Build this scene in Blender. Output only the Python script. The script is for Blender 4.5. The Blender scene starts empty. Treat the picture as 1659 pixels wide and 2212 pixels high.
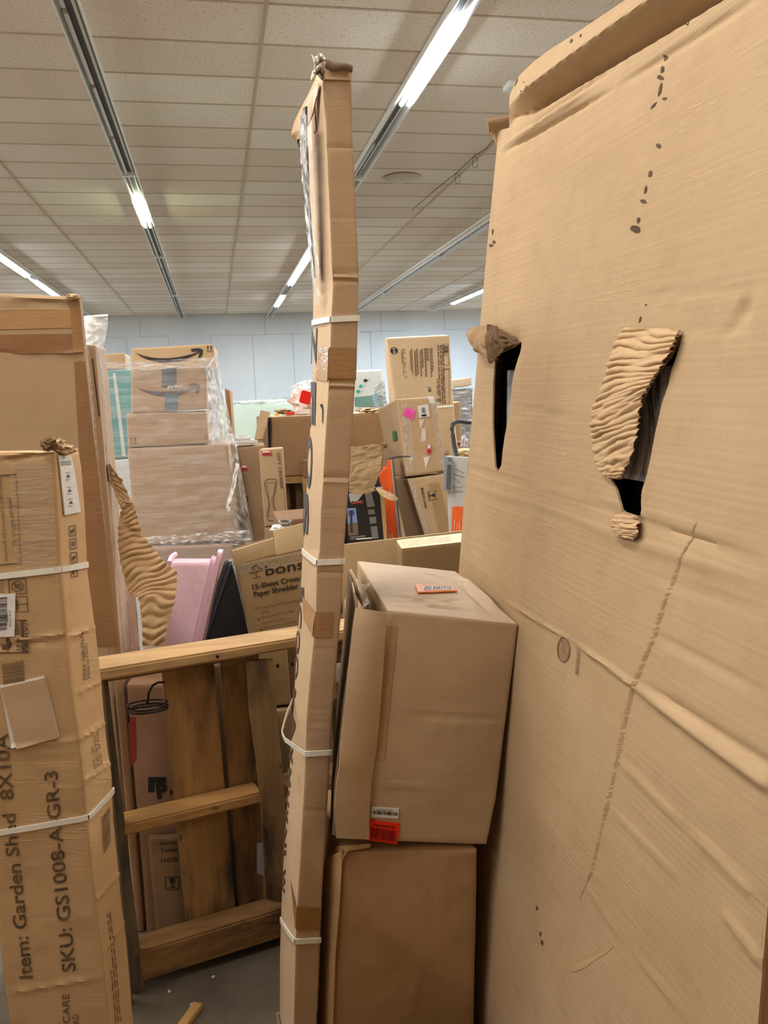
import bpy, bmesh, math, random
from mathutils import Vector, Matrix, noise
from mathutils.geometry import delaunay_2d_cdt
random.seed(7)
S = bpy.context.scene
COL = S.collection

# ------------------------------------------------------------------ camera
FL, YAW, PITCH, ROLL = 1781.5, .19653, .13652, -.03732
CAM = Vector((0, 0, 1.75))
_f = Vector((math.sin(YAW)*math.cos(PITCH), math.cos(YAW)*math.cos(PITCH), -math.sin(PITCH)))
_r = Vector((math.cos(YAW), -math.sin(YAW), 0))
_u = _r.cross(_f)
_r, _u = _r*math.cos(ROLL)+_u*math.sin(ROLL), _u*math.cos(ROLL)-_r*math.sin(ROLL)
cd = bpy.data.cameras.new('camera'); cam = bpy.data.objects.new('camera', cd); COL.objects.link(cam)
cd.sensor_fit = 'VERTICAL'; cd.sensor_height = 36; cd.lens = 36*FL/2212
cd.clip_start = .02; cd.clip_end = 200
M3 = Matrix((_r, _u, -_f)).transposed()
cam.matrix_world = Matrix.Translation(CAM) @ M3.to_4x4()
S.camera = cam
# ------------------------------------------------------------------ world, exposure
S.view_settings.view_transform = 'Standard'; S.view_settings.look = 'None'
S.view_settings.gamma = 1; S.view_settings.exposure = 0.16
S.view_settings.use_curve_mapping = False
W = bpy.data.worlds.new('world'); S.world = W; W.use_nodes = True
W.node_tree.nodes['Background'].inputs[0].default_value = (1, .955, .90, 1)
W.node_tree.nodes['Background'].inputs[1].default_value = 1.25
CEIL = 4.26
LAMP_COL = (1.0, .93, .84)
FIX_X = {-3: -3.1, -1: -.71, 1: 1.68, 3: 3.95, 5: 6.25}
# lit tube sections of each strip, some unseen ones added for fill: (y0, y1, watts per metre, colour)
LIT = {-3: [(13.6, 16.0, 70, (.82, .92, 1)), (17, 21, 50, (.7, .85, 1)), (2.4, 8.2, 36, LAMP_COL), (-2.5, 1.2, 8, LAMP_COL)],
       -1: [(10.35, 11.75, 20, (.88, 1, .6)), (0.6, 3.4, 20, LAMP_COL)],
       1: [(5.5, 6.95, 80, (.85, .93, 1)), (12.9, 17.4, 70, (.9, .95, 1)), (19.6, 21.2, 70, (.9, .95, 1)), (-2.6, .4, 8, LAMP_COL)],
       3: [(3.6, 7.0, 44, LAMP_COL)],  # lit stretch added out of view as fill on an unlit strip
       5: [(18.3, 21.2, 170, (.62, .8, 1)), (11, 13.4, 90, (.7, .85, 1))]}

# ------------------------------------------------------------------ projection helpers
def ray(x, y): return _f + _r*((x-829.5)/FL) - _u*((y-1106)/FL)
def at(x, y, Y): v = ray(x, y); return CAM + v*(Y/v.y)
def atz(x, y, Z): v = ray(x, y); return CAM + v*((Z-1.75)/v.z)
def proj(P):
    q = P-CAM; w = q.dot(_f); return (829.5+FL*q.dot(_r)/w, 1106-FL*q.dot(_u)/w)
def solve(fn, px, py, s=.5, t=.5):
    for _ in range(12):
        x, y = proj(fn(s, t)); e = 1e-3
        xs, ys = proj(fn(s+e, t)); xt, yt = proj(fn(s, t+e))
        a, b, c, d = (xs-x)/e, (xt-x)/e, (ys-y)/e, (yt-y)/e
        D = a*d-b*c
        if abs(D) < 1e-9: break
        dx, dy = px-x, py-y
        s += max(-.5, min(.5, (d*dx-b*dy)/D)); t += max(-.5, min(.5, (a*dy-c*dx)/D))
    return s, t

# ------------------------------------------------------------------ materials
def lin(c): return tuple(((v/255)/12.92 if v/255 < .04045 else (((v/255)+.055)/1.055)**2.4) for v in c)
_mc = {}
def nodes(name):
    m = bpy.data.materials.new(name); m.use_nodes = True
    nt = m.node_tree; p = nt.nodes['Principled BSDF']; return m, nt, p
def N(nt, t, **k):
    n = nt.nodes.new(t)
    for a, v in k.items(): setattr(n, a, v)
    return n
def mixc(nt, fac, a, b, mode='MIX'):
    n = N(nt, 'ShaderNodeMix', data_type='RGBA', blend_type=mode)
    for i, v in ((0, fac), (6, a), (7, b)):
        if hasattr(v, 'links'): nt.links.new(v, n.inputs[i])
        else: n.inputs[i].default_value = v if i == 0 else (*v, 1)
    return n.outputs[2]
def ramp(nt, v, a, b, lo=0, hi=1):
    n = N(nt, 'ShaderNodeMapRange'); nt.links.new(v, n.inputs[0])
    n.inputs[1].default_value = a; n.inputs[2].default_value = b; n.inputs[3].default_value = lo; n.inputs[4].default_value = hi
    return n.outputs[0]
def nz(nt, vec, scale, detail=3, sc=(1, 1, 1), rough=.55):
    mp = N(nt, 'ShaderNodeMapping'); nt.links.new(vec, mp.inputs[0]); mp.inputs['Scale'].default_value = sc
    n = N(nt, 'ShaderNodeTexNoise'); nt.links.new(mp.outputs[0], n.inputs[0])
    n.inputs['Scale'].default_value = scale; n.inputs['Detail'].default_value = detail; n.inputs['Roughness'].default_value = rough
    return n.outputs[0]
def flat(rgb, rough=.6, metal=0, name='paint', spec=.4):
    k = (rgb, rough, metal, name)
    if k not in _mc:
        m, nt, p = nodes(name); p.inputs['Roughness'].default_value = rough; p.inputs['Metallic'].default_value = metal
        p.inputs['Specular IOR Level'].default_value = spec
        tc = N(nt, 'ShaderNodeTexCoord'); v = nz(nt, tc.outputs['Object'], 60, 3)
        c = lin(rgb); o = mixc(nt, ramp(nt, v, .3, .7, 0, 1), tuple(x*.93 for x in c), tuple(min(1, x*1.05) for x in c))
        nt.links.new(o, p.inputs[0]); _mc[k] = m
    return _mc[k]
def ink(rgb=(58, 48, 40), fade=.35, base=(165, 130, 92)):
    k = ('ink', rgb, fade, base)
    if k not in _mc:
        m, nt, p = nodes('printing_ink'); tc = N(nt, 'ShaderNodeTexCoord')
        v = nz(nt, tc.outputs['Object'], 35, 4)
        o = mixc(nt, ramp(nt, v, .35, .75, 0, fade*1.6), lin(rgb), lin(base)); nt.links.new(o, p.inputs[0])
        p.inputs['Roughness'].default_value = .8; _mc[k] = m
    return _mc[k]
def card(rgb=(190, 155, 117), ang=0, stripe=.5, crush=.5, rough=.78, dirt=.3, mottled=.5):
    """corrugated cardboard; ang 0: flutes run along u, 1: along v"""
    k = ('card', rgb, ang, stripe, crush, rough, dirt, mottled)
    if k in _mc: return _mc[k]
    m, nt, p = nodes('cardboard'); L = nt.links
    uv = N(nt, 'ShaderNodeUVMap').outputs[0]; tc = N(nt, 'ShaderNodeTexCoord').outputs['Object']
    c = lin(rgb); lm = .3*c[0]+.6*c[1]+.1*c[2]; c = tuple(x*.82+lm*.18 for x in c); c = (c[0]*.99, c[1]*1.03, c[2]*1.03) if rgb[0]-rgb[2] < 150 else c; dk = (c[0]*.78, c[1]*.74, c[2]*.68); lt = tuple(min(1, x*1.12) for x in c)
    base = mixc(nt, ramp(nt, nz(nt, tc, 2.4, 4), .32, .68, 0, mottled), c, dk)
    base = mixc(nt, ramp(nt, nz(nt, tc, 420, 2), .35, .75, 0, .22), base, dk)
    base = mixc(nt, ramp(nt, nz(nt, tc, 14, 5), .5, .75, 0, dirt), base, (c[0]*.6, c[1]*.55, c[2]*.48))
    sc = (2.2, 150, 1) if ang == 0 else (150, 2.2, 1)
    st = nz(nt, uv, 1, 2, sc)
    base = mixc(nt, ramp(nt, st, .42, .62, 0, .3*stripe), base, lt)
    sc2 = (1.1, 17, 1) if ang == 0 else (17, 1.1, 1)
    cr = nz(nt, uv, 1, 4, sc2, .6)
    ln = N(nt, 'ShaderNodeMath', operation='SUBTRACT'); L.new(cr, ln.inputs[0]); ln.inputs[1].default_value = .5
    ab = N(nt, 'ShaderNodeMath', operation='ABSOLUTE'); L.new(ln.outputs[0], ab.inputs[0])
    thin = ramp(nt, ab.outputs[0], 0, .012, 1, 0)
    msk = ramp(nt, nz(nt, uv, 2.1, 2), .5, .62, 0, 1)
    tm = N(nt, 'ShaderNodeMath', operation='MULTIPLY'); L.new(thin, tm.inputs[0]); L.new(msk, tm.inputs[1])
    base = mixc(nt, ramp(nt, tm.outputs[0], 0, 1, 0, .35*crush), base, tuple(min(1, x*1.3) for x in c))
    L.new(base, p.inputs[0]); p.inputs['Roughness'].default_value = rough; p.inputs['Specular IOR Level'].default_value = .25
    wv = N(nt, 'ShaderNodeTexWave', wave_type='BANDS', bands_direction='Y' if ang == 0 else 'X')
    L.new(uv, wv.inputs[0]); wv.inputs['Scale'].default_value = 22; wv.inputs['Distortion'].default_value = .5
    b1 = N(nt, 'ShaderNodeBump'); L.new(wv.outputs[1], b1.inputs['Height']); b1.inputs['Strength'].default_value = .10*stripe; b1.inputs['Distance'].default_value = .0015
    b2 = N(nt, 'ShaderNodeBump'); L.new(tm.outputs[0], b2.inputs['Height']); b2.inputs['Strength'].default_value = .5*crush; b2.inputs['Distance'].default_value = .003
    b3 = N(nt, 'ShaderNodeBump'); L.new(nz(nt, tc, 9, 5), b3.inputs['Height']); b3.inputs['Strength'].default_value = .25; b3.inputs['Distance'].default_value = .012
    L.new(b1.outputs[0], b2.inputs['Normal']); L.new(b2.outputs[0], b3.inputs['Normal']); L.new(b3.outputs[0], p.inputs['Normal'])
    _mc[k] = m; return m
def tape_m(rgb=(160, 122, 80), rough=.28):
    k = ('tape', rgb, rough)
    if k not in _mc:
        m, nt, p = nodes('packing_tape'); tc = N(nt, 'ShaderNodeTexCoord').outputs['Object']
        c = lin(rgb); nt.links.new(mixc(nt, nz(nt, tc, 12, 3), tuple(x*.85 for x in c), tuple(x*1.12 for x in c)), p.inputs[0])
        p.inputs['Roughness'].default_value = rough
        b = N(nt, 'ShaderNodeBump'); nt.links.new(nz(nt, tc, 45, 4, (1, 1, 3)), b.inputs['Height']); b.inputs['Strength'].default_value = .35; b.inputs['Distance'].default_value = .004
        nt.links.new(b.outputs[0], p.inputs['Normal']); _mc[k] = m
    return _mc[k]
def film_m(opac=.3, streak=(1, 1, 14), rgb=(225, 228, 230), scale=6, hi=.75, name='stretch_film'):
    k = ('film', opac, streak, rgb, scale, hi)
    if k not in _mc:
        m, nt, p = nodes(name); L = nt.links; tc = N(nt, 'ShaderNodeTexCoord').outputs['Object']
        p.inputs[0].default_value = (*lin(rgb), 1); p.inputs['Roughness'].default_value = .16
        v = nz(nt, tc, scale, 5, streak, .65)
        b = N(nt, 'ShaderNodeBump'); L.new(v, b.inputs['Height']); b.inputs['Strength'].default_value = .9; b.inputs['Distance'].default_value = .012
        L.new(b.outputs[0], p.inputs['Normal'])
        tr = N(nt, 'ShaderNodeBsdfTransparent'); mx = N(nt, 'ShaderNodeMixShader')
        L.new(ramp(nt, v, .42, .72, opac, hi), mx.inputs[0]); L.new(tr.outputs[0], mx.inputs[1]); L.new(p.outputs[0], mx.inputs[2])
        L.new(mx.outputs[0], nt.nodes['Material Output'].inputs[0]); _mc[k] = m
    return _mc[k]
def wood_m(rgb=(190, 150, 95), dark=(60, 48, 36), stain=.35, axis=2, scale=1.0):
    k = ('wood', rgb, dark, stain, axis, scale)
    if k not in _mc:
        m, nt, p = nodes('rough_wood'); L = nt.links; tc = N(nt, 'ShaderNodeTexCoord').outputs['Object']
        sc = [22, 22, 22]; sc[axis] = 1.2
        c = lin(rgb)
        o = mixc(nt, ramp(nt, nz(nt, tc, scale*1.6, 5, sc, .6), .3, .7, 0, .75), c, (c[0]*.62, c[1]*.56, c[2]*.48))
        sc2 = [9, 9, 9]; sc2[axis] = 2.2
        o = mixc(nt, ramp(nt, nz(nt, tc, 1, 4, sc2, .6), .46, .66, 0, min(1, stain*2.2)), o, lin(dark))
        sc3 = [30, 30, 30]; sc3[axis] = 9
        o = mixc(nt, ramp(nt, nz(nt, tc, 1, 2, sc3), .72, .78, 0, .8), o, lin(dark))
        L.new(o, p.inputs[0]); p.inputs['Roughness'].default_value = .85
        b = N(nt, 'ShaderNodeBump'); L.new(nz(nt, tc, 3, 5, sc), b.inputs['Height']); b.inputs['Strength'].default_value = .5; b.inputs['Distance'].default_value = .004
        L.new(b.outputs[0], p.inputs['Normal']); _mc[k] = m
    return _mc[k]

# ------------------------------------------------------------------ object helpers
def tag(o, label=None, cat=None, group=None, kind=None):
    if label: o['label'] = label
    if cat: o['category'] = cat
    if group: o['group'] = group
    if kind: o['kind'] = kind
    return o
def link(name, me, mat=None, parent=None, origin=None):
    o = bpy.data.objects.new(name, me); COL.objects.link(o)
    if mat is not None:
        for mm in (mat if isinstance(mat, (list, tuple)) else [mat]): me.materials.append(mm)
    if parent is not None:
        pl = parent.matrix_basis.translation if parent.parent is None else parent.parent.matrix_basis.translation + parent.matrix_basis.translation
        me.transform(Matrix.Translation(-pl)); o.parent = parent
    else:
        if origin is None:
            xs = [v.co for v in me.vertices]
            zl = min(v.z for v in xs)
            origin = Vector((sum(v.x for v in xs)/len(xs), sum(v.y for v in xs)/len(xs), zl))
        me.transform(Matrix.Translation(-origin)); o.location = origin
    return o
def mesh(verts, faces, smooth=True, sharp=35, uvs=None):
    me = bpy.data.meshes.new('m'); me.from_pydata([tuple(v) for v in verts], [], faces)
    if uvs is not None:
        l = me.uv_layers.new(name='UVMap')
        i = 0
        for p in me.polygons:
            for li in p.loop_indices: l.data[li].uv = uvs[i]; i += 1
    me.validate(); me.update()
    if smooth:
        me.polygons.foreach_set('use_smooth', [True]*len(me.polygons)); me.set_sharp_from_angle(angle=math.radians(sharp))
    return me
def empty(name, loc, label, cat, group=None):
    o = bpy.data.objects.new(name, None); COL.objects.link(o); o.location = loc; o.empty_display_size = .1
    return tag(o, label, cat, group)
class MB:
    def __init__(s): s.v = []; s.f = []
    def box(s, a, b, rot=None, piv=None):
        a, b = Vector(a), Vector(b); n = len(s.v)
        for z in (a.z, b.z):
            for x, y in ((a.x, a.y), (b.x, a.y), (b.x, b.y), (a.x, b.y)):
                P = Vector((x, y, z))
                if rot is not None: P = rot @ (P-piv) + piv
                s.v.append(P)
        s.f += [tuple(n+i for i in q) for q in ((0, 3, 2, 1), (4, 5, 6, 7), (0, 1, 5, 4), (1, 2, 6, 5), (2, 3, 7, 6), (3, 0, 4, 7))]
        return s
    def prism8(s, c):   # 8 explicit corners, bottom four then top four
        n = len(s.v); s.v += [Vector(q) for q in c]
        s.f += [tuple(n+i for i in q) for q in ((0, 3, 2, 1), (4, 5, 6, 7), (0, 1, 5, 4), (1, 2, 6, 5), (2, 3, 7, 6), (3, 0, 4, 7))]
        return s
    def tube(s, pts, r, seg=10, cap=True):
        pts = [Vector(p) for p in pts]; n0 = len(s.v)
        up = Vector((0, 0, 1))
        for i, p in enumerate(pts):
            d = (pts[min(i+1, len(pts)-1)]-pts[max(i-1, 0)]).normalized()
            a = d.cross(up)
            if a.length < .1: a = d.cross(Vector((1, 0, 0)))
            a.normalize(); b = d.cross(a).normalized(); rr = r[i] if isinstance(r, (list, tuple)) else r
            for k in range(seg):
                t = 2*math.pi*k/seg; s.v.append(p+a*(rr*math.cos(t))+b*(rr*math.sin(t)))
        for i in range(len(pts)-1):
            for k in range(seg):
                A = n0+i*seg+k; B = n0+i*seg+(k+1) % seg; s.f.append((A, B, B+seg, A+seg))
        if cap:
            s.f.append(tuple(n0+k for k in range(seg))[::-1]); s.f.append(tuple(n0+(len(pts)-1)*seg+k for k in range(seg)))
        return s
    def build(s, name, mat, parent=None, bevel=0, smooth=True, sharp=35, origin=None):
        me = mesh(s.v, s.f, False)
        if bevel or True:
            bm = bmesh.new(); bm.from_mesh(me)
            bmesh.ops.recalc_face_normals(bm, faces=bm.faces)
            if bevel: bmesh.ops.bevel(bm, geom=bm.edges[:], offset=bevel, segments=2, affect='EDGES')
            bm.to_mesh(me); bm.free()
        # box-projected UV in metres
        l = me.uv_layers.new(name='UVMap')
        for p in me.polygons:
            n = p.normal; ax = max(range(3), key=lambda i: abs(n[i]))
            for li in p.loop_indices:
                c = me.vertices[me.loops[li].vertex_index].co
                l.data[li].uv = (c.y, c.z) if ax == 0 else ((c.x, c.z) if ax == 1 else (c.x, c.y))
        if smooth:
            me.polygons.foreach_set('use_smooth', [True]*len(me.polygons)); me.set_sharp_from_angle(angle=math.radians(sharp))
        return link(name, me, mat, parent, origin)

# ------------------------------------------------------------------ carton: a (crushed) box as a displaced lattice
class Carton:
    """stations: list of (c, FL, FR, BL, BR) from bottom (c=0) to top (c=1)"""
    def __init__(s, stations, res=.03, rnd=.006, amp=.002, freq=5, bulge=0., creases=(), seed=0, maxn=90, rc=None):
        s.st = stations; s.rnd = rnd; s.amp = amp; s.freq = freq; s.bulge = bulge; s.seed = seed
        s.res = res; s.maxn = maxn; s.cr = []; s.rc = rc
        FL0, FR0, BL0, BR0 = stations[0][1:]; t = stations[-1][1:]
        s.W = (FR0-FL0).length; s.D = (BL0-FL0).length; s.H = (t[0]-FL0).length
        s.nrm = {}
        for k in 'FBLRTD':
            P = s.face(k, .5, .5); u = s.face(k, .51, .5)-P; v = s.face(k, .5, .51)-P
            n = u.cross(v).normalized()
            ctr = s.P(.5, .5, .5)
            if n.dot(P-ctr) < 0: n = -n
            s.nrm[k] = n
        for c in creases: s.crease(*c)
    def P(s, a, b, c):
        st = s.st
        if len(st) == 2 or c <= 0: lo, hi = st[0], st[1]
        elif c >= 1: lo, hi = st[-2], st[-1]
        else:
            for i in range(len(st)-1):
                if st[i][0] <= c <= st[i+1][0]: lo, hi = st[i], st[i+1]; break
        w = (c-lo[0])/(hi[0]-lo[0])
        q = [lo[i].lerp(hi[i], w) if 0 <= w <= 1 else lo[i]+(hi[i]-lo[i])*w for i in range(1, 5)]
        f = q[0]+(q[1]-q[0])*a; k = q[2]+(q[3]-q[2])*a
        return f+(k-f)*b
    MAP = {'F': lambda u, v: (u, 0, v), 'B': lambda u, v: (u, 1, v), 'L': lambda u, v: (0, u, v), 'R': lambda u, v: (1, u, v),
           'T': lambda u, v: (u, v, 1), 'D': lambda u, v: (u, v, 0)}
    def face(s, k, u, v): return s.P(*Carton.MAP[k](u, v))
    def dims(s, k): return {'F': (s.W, s.H), 'B': (s.W, s.H), 'L': (s.D, s.H), 'R': (s.D, s.H), 'T': (s.W, s.D), 'D': (s.W, s.D)}[k]
    def crease(s, k, p0, p1, w, d, ends=True, px=True):
        if px: p0 = s.st_of(k, *p0); p1 = s.st_of(k, *p1)
        s.cr.append((k, p0, p1, w, d, ends))
    def st_of(s, k, x, y): return solve(lambda u, v: s.face(k, u, v), x, y)
    def disp(s, k, u, v, P):
        W, H = s.dims(k)
        e = min(u*W, (1-u)*W, v*H, (1-v)*H)
        e = max(e, 0); fade = min(1, e/.02)
        d = -s.rnd*.45*math.exp(-(e/(s.rnd*.7))**2)
        if s.amp: d += s.amp*(noise.noise(P*s.freq+Vector((s.seed, 0, 0)))+.5*noise.noise(P*s.freq*3.1))*(.35+.65*fade)
        if s.bulge and 0 <= u <= 1 and 0 <= v <= 1: d += s.bulge*math.sin(math.pi*u)*math.sin(math.pi*v)
        for (kk, p0, p1, w, dd, ends) in s.cr:
            if kk != k: continue
            ax, ay = p0[0]*W, p0[1]*H; bx, by = p1[0]*W, p1[1]*H; x, y = u*W, v*H
            L2 = (bx-ax)**2+(by-ay)**2
            t = ((x-ax)*(bx-ax)+(y-ay)*(by-ay))/L2
            tc = max(0, min(1, t)); r = math.hypot(x-ax-tc*(bx-ax), y-ay-tc*(by-ay))
            if r > 3*w: continue
            g = math.exp(-(r/w)**2)
            if ends: g *= min(1, .25+4*min(tc, 1-tc))
            d += dd*g
        return d
    def pt(s, k, u, v, off=0):
        P = s.face(k, u, v); return P+s.nrm[k]*(s.disp(k, u, v, P)+off)
    def _arr(s, L):
        n = max(2, min(s.maxn, int(L/s.res))); a = set(round(i/n, 5) for i in range(n+1))
        for q in (.3, .9): e = s.rnd*q/L; 
        for q in (.35, 1.0, 1.8):
            e = s.rnd*q/max(L, .001)
            if e < .3: a.add(round(e, 5)); a.add(round(1-e, 5))
        return a
    def build(s, name, mat, label=None, cat=None, parent=None, group=None, skip='', mats=None):
        A = sorted(s._arr(s.W)); B = sorted(s._arr(s.D)); Cc = s._arr(s.H)
        for q in s.st: Cc.add(round(q[0], 5))
        Cc = sorted(Cc); na, nb, nc = len(A)-1, len(B)-1, len(Cc)-1
        idx = {}; V = []
        def vid(i, j, k):
            key = (i, j, k)
            if key in idx: return idx[key]
            a, b, c = A[i], B[j], Cc[k]; P = s.P(a, b, c); D = Vector()
            if j == 0: D += s.nrm['F']*s.disp('F', a, c, P)
            if j == nb: D += s.nrm['B']*s.disp('B', a, c, P)
            if i == 0: D += s.nrm['L']*s.disp('L', b, c, P)
            if i == na: D += s.nrm['R']*s.disp('R', b, c, P)
            if k == nc: D += s.nrm['T']*s.disp('T', a, b, P)
            if k == 0: D += s.nrm['D']*s.disp('D', a, b, P)
            idx[key] = len(V); V.append(P+D); return idx[key]
        F = []; UV = []; MI = []
        ro = s.seed*1.37
        def quad(c4, uv4, m): F.append(c4); UV.extend(uv4); MI.append(m)
        fi = {k: 0 for k in 'FBLRTD'}
        if mats:
            for j, (kk, _) in enumerate(mats):
                for ch in kk: fi[ch] = j+1
        for k in 'FBLRTD':
            if k in skip: continue
            U = {'F': A, 'B': A, 'L': B, 'R': B, 'T': A, 'D': A}[k]; Vv = {'F': Cc, 'B': Cc, 'L': Cc, 'R': Cc, 'T': B, 'D': B}[k]
            w, h = s.dims(k)
            def g(i, j):
                if k == 'F': return vid(i, 0, j)
                if k == 'B': return vid(i, nb, j)
                if k == 'L': return vid(0, i, j)
                if k == 'R': return vid(na, i, j)
                if k == 'T': return vid(i, j, nc)
                return vid(i, j, 0)
            flip = k in 'BLD'
            for i in range(len(U)-1):
                for j in range(len(Vv)-1):
                    c4 = [g(i, j), g(i+1, j), g(i+1, j+1), g(i, j+1)]
                    uv = [(U[i]*w+ro, Vv[j]*h+ro), (U[i+1]*w+ro, Vv[j]*h+ro), (U[i+1]*w+ro, Vv[j+1]*h+ro), (U[i]*w+ro, Vv[j+1]*h+ro)]
                    if flip: c4 = c4[::-1]; uv = uv[::-1]
                    quad(c4, uv, fi[k])
        me = mesh(V, F, True, 40, UV)
        if len(me.polygons) == len(MI): me.polygons.foreach_set('material_index', MI)
        ml = [mat]+[q[1] for q in (mats or [])]
        o = link(name, me, ml, parent)
        if label: tag(o, label, cat, group)
        s.o = o; return o
    # ---- things stuck or printed on a face
    def patch(s, k, poly, name, mat, off=.0015, th=0, n=10, parent=None, label=None):
        """quad patch given by four pixel corners (TL,TR,BR,BL)"""
        q = [s.st_of(k, *p) for p in poly]; return s.patch_st(k, q, name, mat, off, th, n, parent, label)
    def patch_st(s, k, q, name, mat, off=.0015, th=0, n=10, parent=None, label=None, wob=0):
        W, H = s.dims(k); Lu = max(math.hypot((q[1][0]-q[0][0])*W, (q[1][1]-q[0][1])*H), .001); Lv = max(math.hypot((q[3][0]-q[0][0])*W, (q[3][1]-q[0][1])*H), .001)
        nu = max(1, min(60, int(Lu/s.res*1.5)+1)); nv = max(1, min(60, int(Lv/s.res*1.5)+1))
        V = []; F = []; UV = []
        for j in range(nv+1):
            for i in range(nu+1):
                a, b = i/nu, j/nv
                u = (q[0][0]*(1-a)+q[1][0]*a)*(1-b)+(q[3][0]*(1-a)+q[2][0]*a)*b
                v = (q[0][1]*(1-a)+q[1][1]*a)*(1-b)+(q[3][1]*(1-a)+q[2][1]*a)*b
                V.append(s.pt(k, u, v, off+th+(wob*noise.noise(Vector((i*.9, j*.9, 3))) if wob else 0)))
        w = nu+1
        for j in range(nv):
            for i in range(nu): F.append((j*w+i, j*w+i+1, (j+1)*w+i+1, (j+1)*w+i))
        if th:
            ring = [i for i in range(w)]+[j*w+nu for j in range(1, nv+1)]+[nv*w+i for i in range(nu-1, -1, -1)]+[j*w for j in range(nv-1, 0, -1)]
            n0 = len(V)
            for r in ring: V.append(V[r]-s.nrm[k]*(th+off*.6))
            for i in range(len(ring)): F.append((ring[i], ring[(i+1) % len(ring)], n0+(i+1) % len(ring), n0+i))
        for f in F:
            for vi in f:
                if vi < w*(nv+1): UV.append(((vi % w)/nu*Lu, (vi//w)/nv*Lv))
                else: UV.append((0, 0))
        me = mesh(V, F, True, 40, UV); o = link(name, me, mat, parent or s.o)
        if label: o['label'] = label
        return o
    def text(s, k, txt, p0, p1, ptop, mat, name='printed_text', bold=0.0, off=.0022, parent=None, st=False, space=1.0):
        q0, q1, qt = (p0, p1, ptop) if st else [s.st_of(k, *p) for p in (p0, p1, ptop)]
        tv, tf = text_mesh(txt, bold, space)
        V = [s.pt(k, q0[0]+(q1[0]-q0[0])*x+(qt[0]-q0[0])*y, q0[1]+(q1[1]-q0[1])*x+(qt[1]-q0[1])*y, off) for x, y in tv]
        me = mesh(V, tf, False)
        return link(name, me, mat, parent or s.o)
    def strips(s, k, p00, p10, p01, rects, mat, name, off=.0022, parent=None):
        """rects in the unit frame of three pixel points (origin, x end, y end)"""
        q0, q1, qt = [s.st_of(k, *p) for p in (p00, p10, p01)]; V = []; F = []
        def m(x, y): return s.pt(k, q0[0]+(q1[0]-q0[0])*x+(qt[0]-q0[0])*y, q0[1]+(q1[1]-q0[1])*x+(qt[1]-q0[1])*y, off)
        for r in rects:
            if len(r) == 4 and not isinstance(r[0], tuple):
                x0, y0, x1, y1 = r; pts = [(x0, y0), (x1, y0), (x1, y1), (x0, y1)]
            else: pts = r
            n = len(V); V += [m(*p) for p in pts]; F.append(tuple(range(n, n+len(pts))))
        return link(name, mesh(V, F, False), mat, parent or s.o)
    def barcode(s, k, p00, p10, p01, mat, n=26, seed=1, parent=None, name='barcode', off=.003):
        rd = random.Random(seed); x = 0; R = []
        while x < .99:
            w = rd.choice([.012, .02, .032]); R.append((x, 0, min(1, x+w), 1)); x += w+rd.choice([.012, .018, .03])
        return s.strips(k, p00, p10, p01, R, mat, name, off, parent)
    def greek(s, k, p00, p10, p01, rows, mat, seed=1, fill=.45, name='fine_print', off=.0022, parent=None):
        rd = random.Random(seed); R = []
        for r in range(rows):
            y = (r+.2)/rows; x = 0; end = 1 if rd.random() < .7 else rd.uniform(.4, .9)
            while x < end:
                w = rd.uniform(.03, .12); R.append((x, y, min(end, x+w), y+fill/rows)); x += w+.018
        return s.strips(k, p00, p10, p01, R, mat, name, off, parent)
    def band(s, segs, width, mat, name='strap', off=.003, th=.0015, parent=None, label=None):
        """strap over several faces; segs = [(face,(px),(px)), ...], one mesh"""
        V = []; F = []
        for k, a, b in segs:
            qa, qb = s.st_of(k, *a), s.st_of(k, *b); W, H = s.dims(k); n = 10
            base = len(V)
            for i in range(n+1):
                t = i/n; u = qa[0]+(qb[0]-qa[0])*t; v = qa[1]+(qb[1]-qa[1])*t
                for dv in (-width/2/H, width/2/H):
                    V.append(s.pt(k, u, v+dv, off+th)); V.append(s.pt(k, u, v+dv, off*.2))
            for i in range(n):
                a0 = base+i*4; b0 = a0+4
                F += [(a0, b0, b0+2, a0+2), (a0, a0+1, b0+1, b0), (a0+2, b0+2, b0+3, a0+3)]
        o = link(name, mesh(V, F, True, 50), mat, parent or s.o)
        if label: o['label'] = label
        return o
_tc = {}
def text_mesh(txt, bold, space=1.0):
    if (txt, bold, space) not in _tc:
        cu = bpy.data.curves.new('t', 'FONT'); cu.body = txt; cu.size = 1; cu.offset = bold; cu.space_character = space; cu.resolution_u = 3
        o = bpy.data.objects.new('t', cu); COL.objects.link(o); bpy.context.view_layer.update()
        me = bpy.data.meshes.new_from_object(o.evaluated_get(bpy.context.evaluated_depsgraph_get()))
        v = [(p.co.x, p.co.y) for p in me.vertices]; x0 = min(p[0] for p in v); x1 = max(p[0] for p in v)
        _tc[(txt, bold, space)] = ([((x-x0)/(x1-x0), y/.72) for x, y in v], [tuple(p.vertices) for p in me.polygons])
        bpy.data.objects.remove(o); bpy.data.meshes.remove(me); bpy.data.curves.remove(cu)
    return _tc[(txt, bold, space)]

def box4(TL, TR, BR, BL, Y, dep, **k):
    """front face from four picture points at real distances Y (one or four), dep = vector to the back face.
       BR/BL may be a number: that height, straight below."""
    Ys = Y if isinstance(Y, (list, tuple)) else [Y]*4
    tl = at(*TL, Ys[0]); tr = at(*TR, Ys[1])
    if isinstance(BR, (int, float)): br = Vector((tr.x, tr.y, BR)); bl = Vector((tl.x, tl.y, BL))
    else: br = at(*BR, Ys[2]); bl = at(*BL, Ys[3])
    d = Vector(dep)
    return Carton([(0, bl, br, bl+d, br+d), (1, tl, tr, tl+d, tr+d)], **k)

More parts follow.
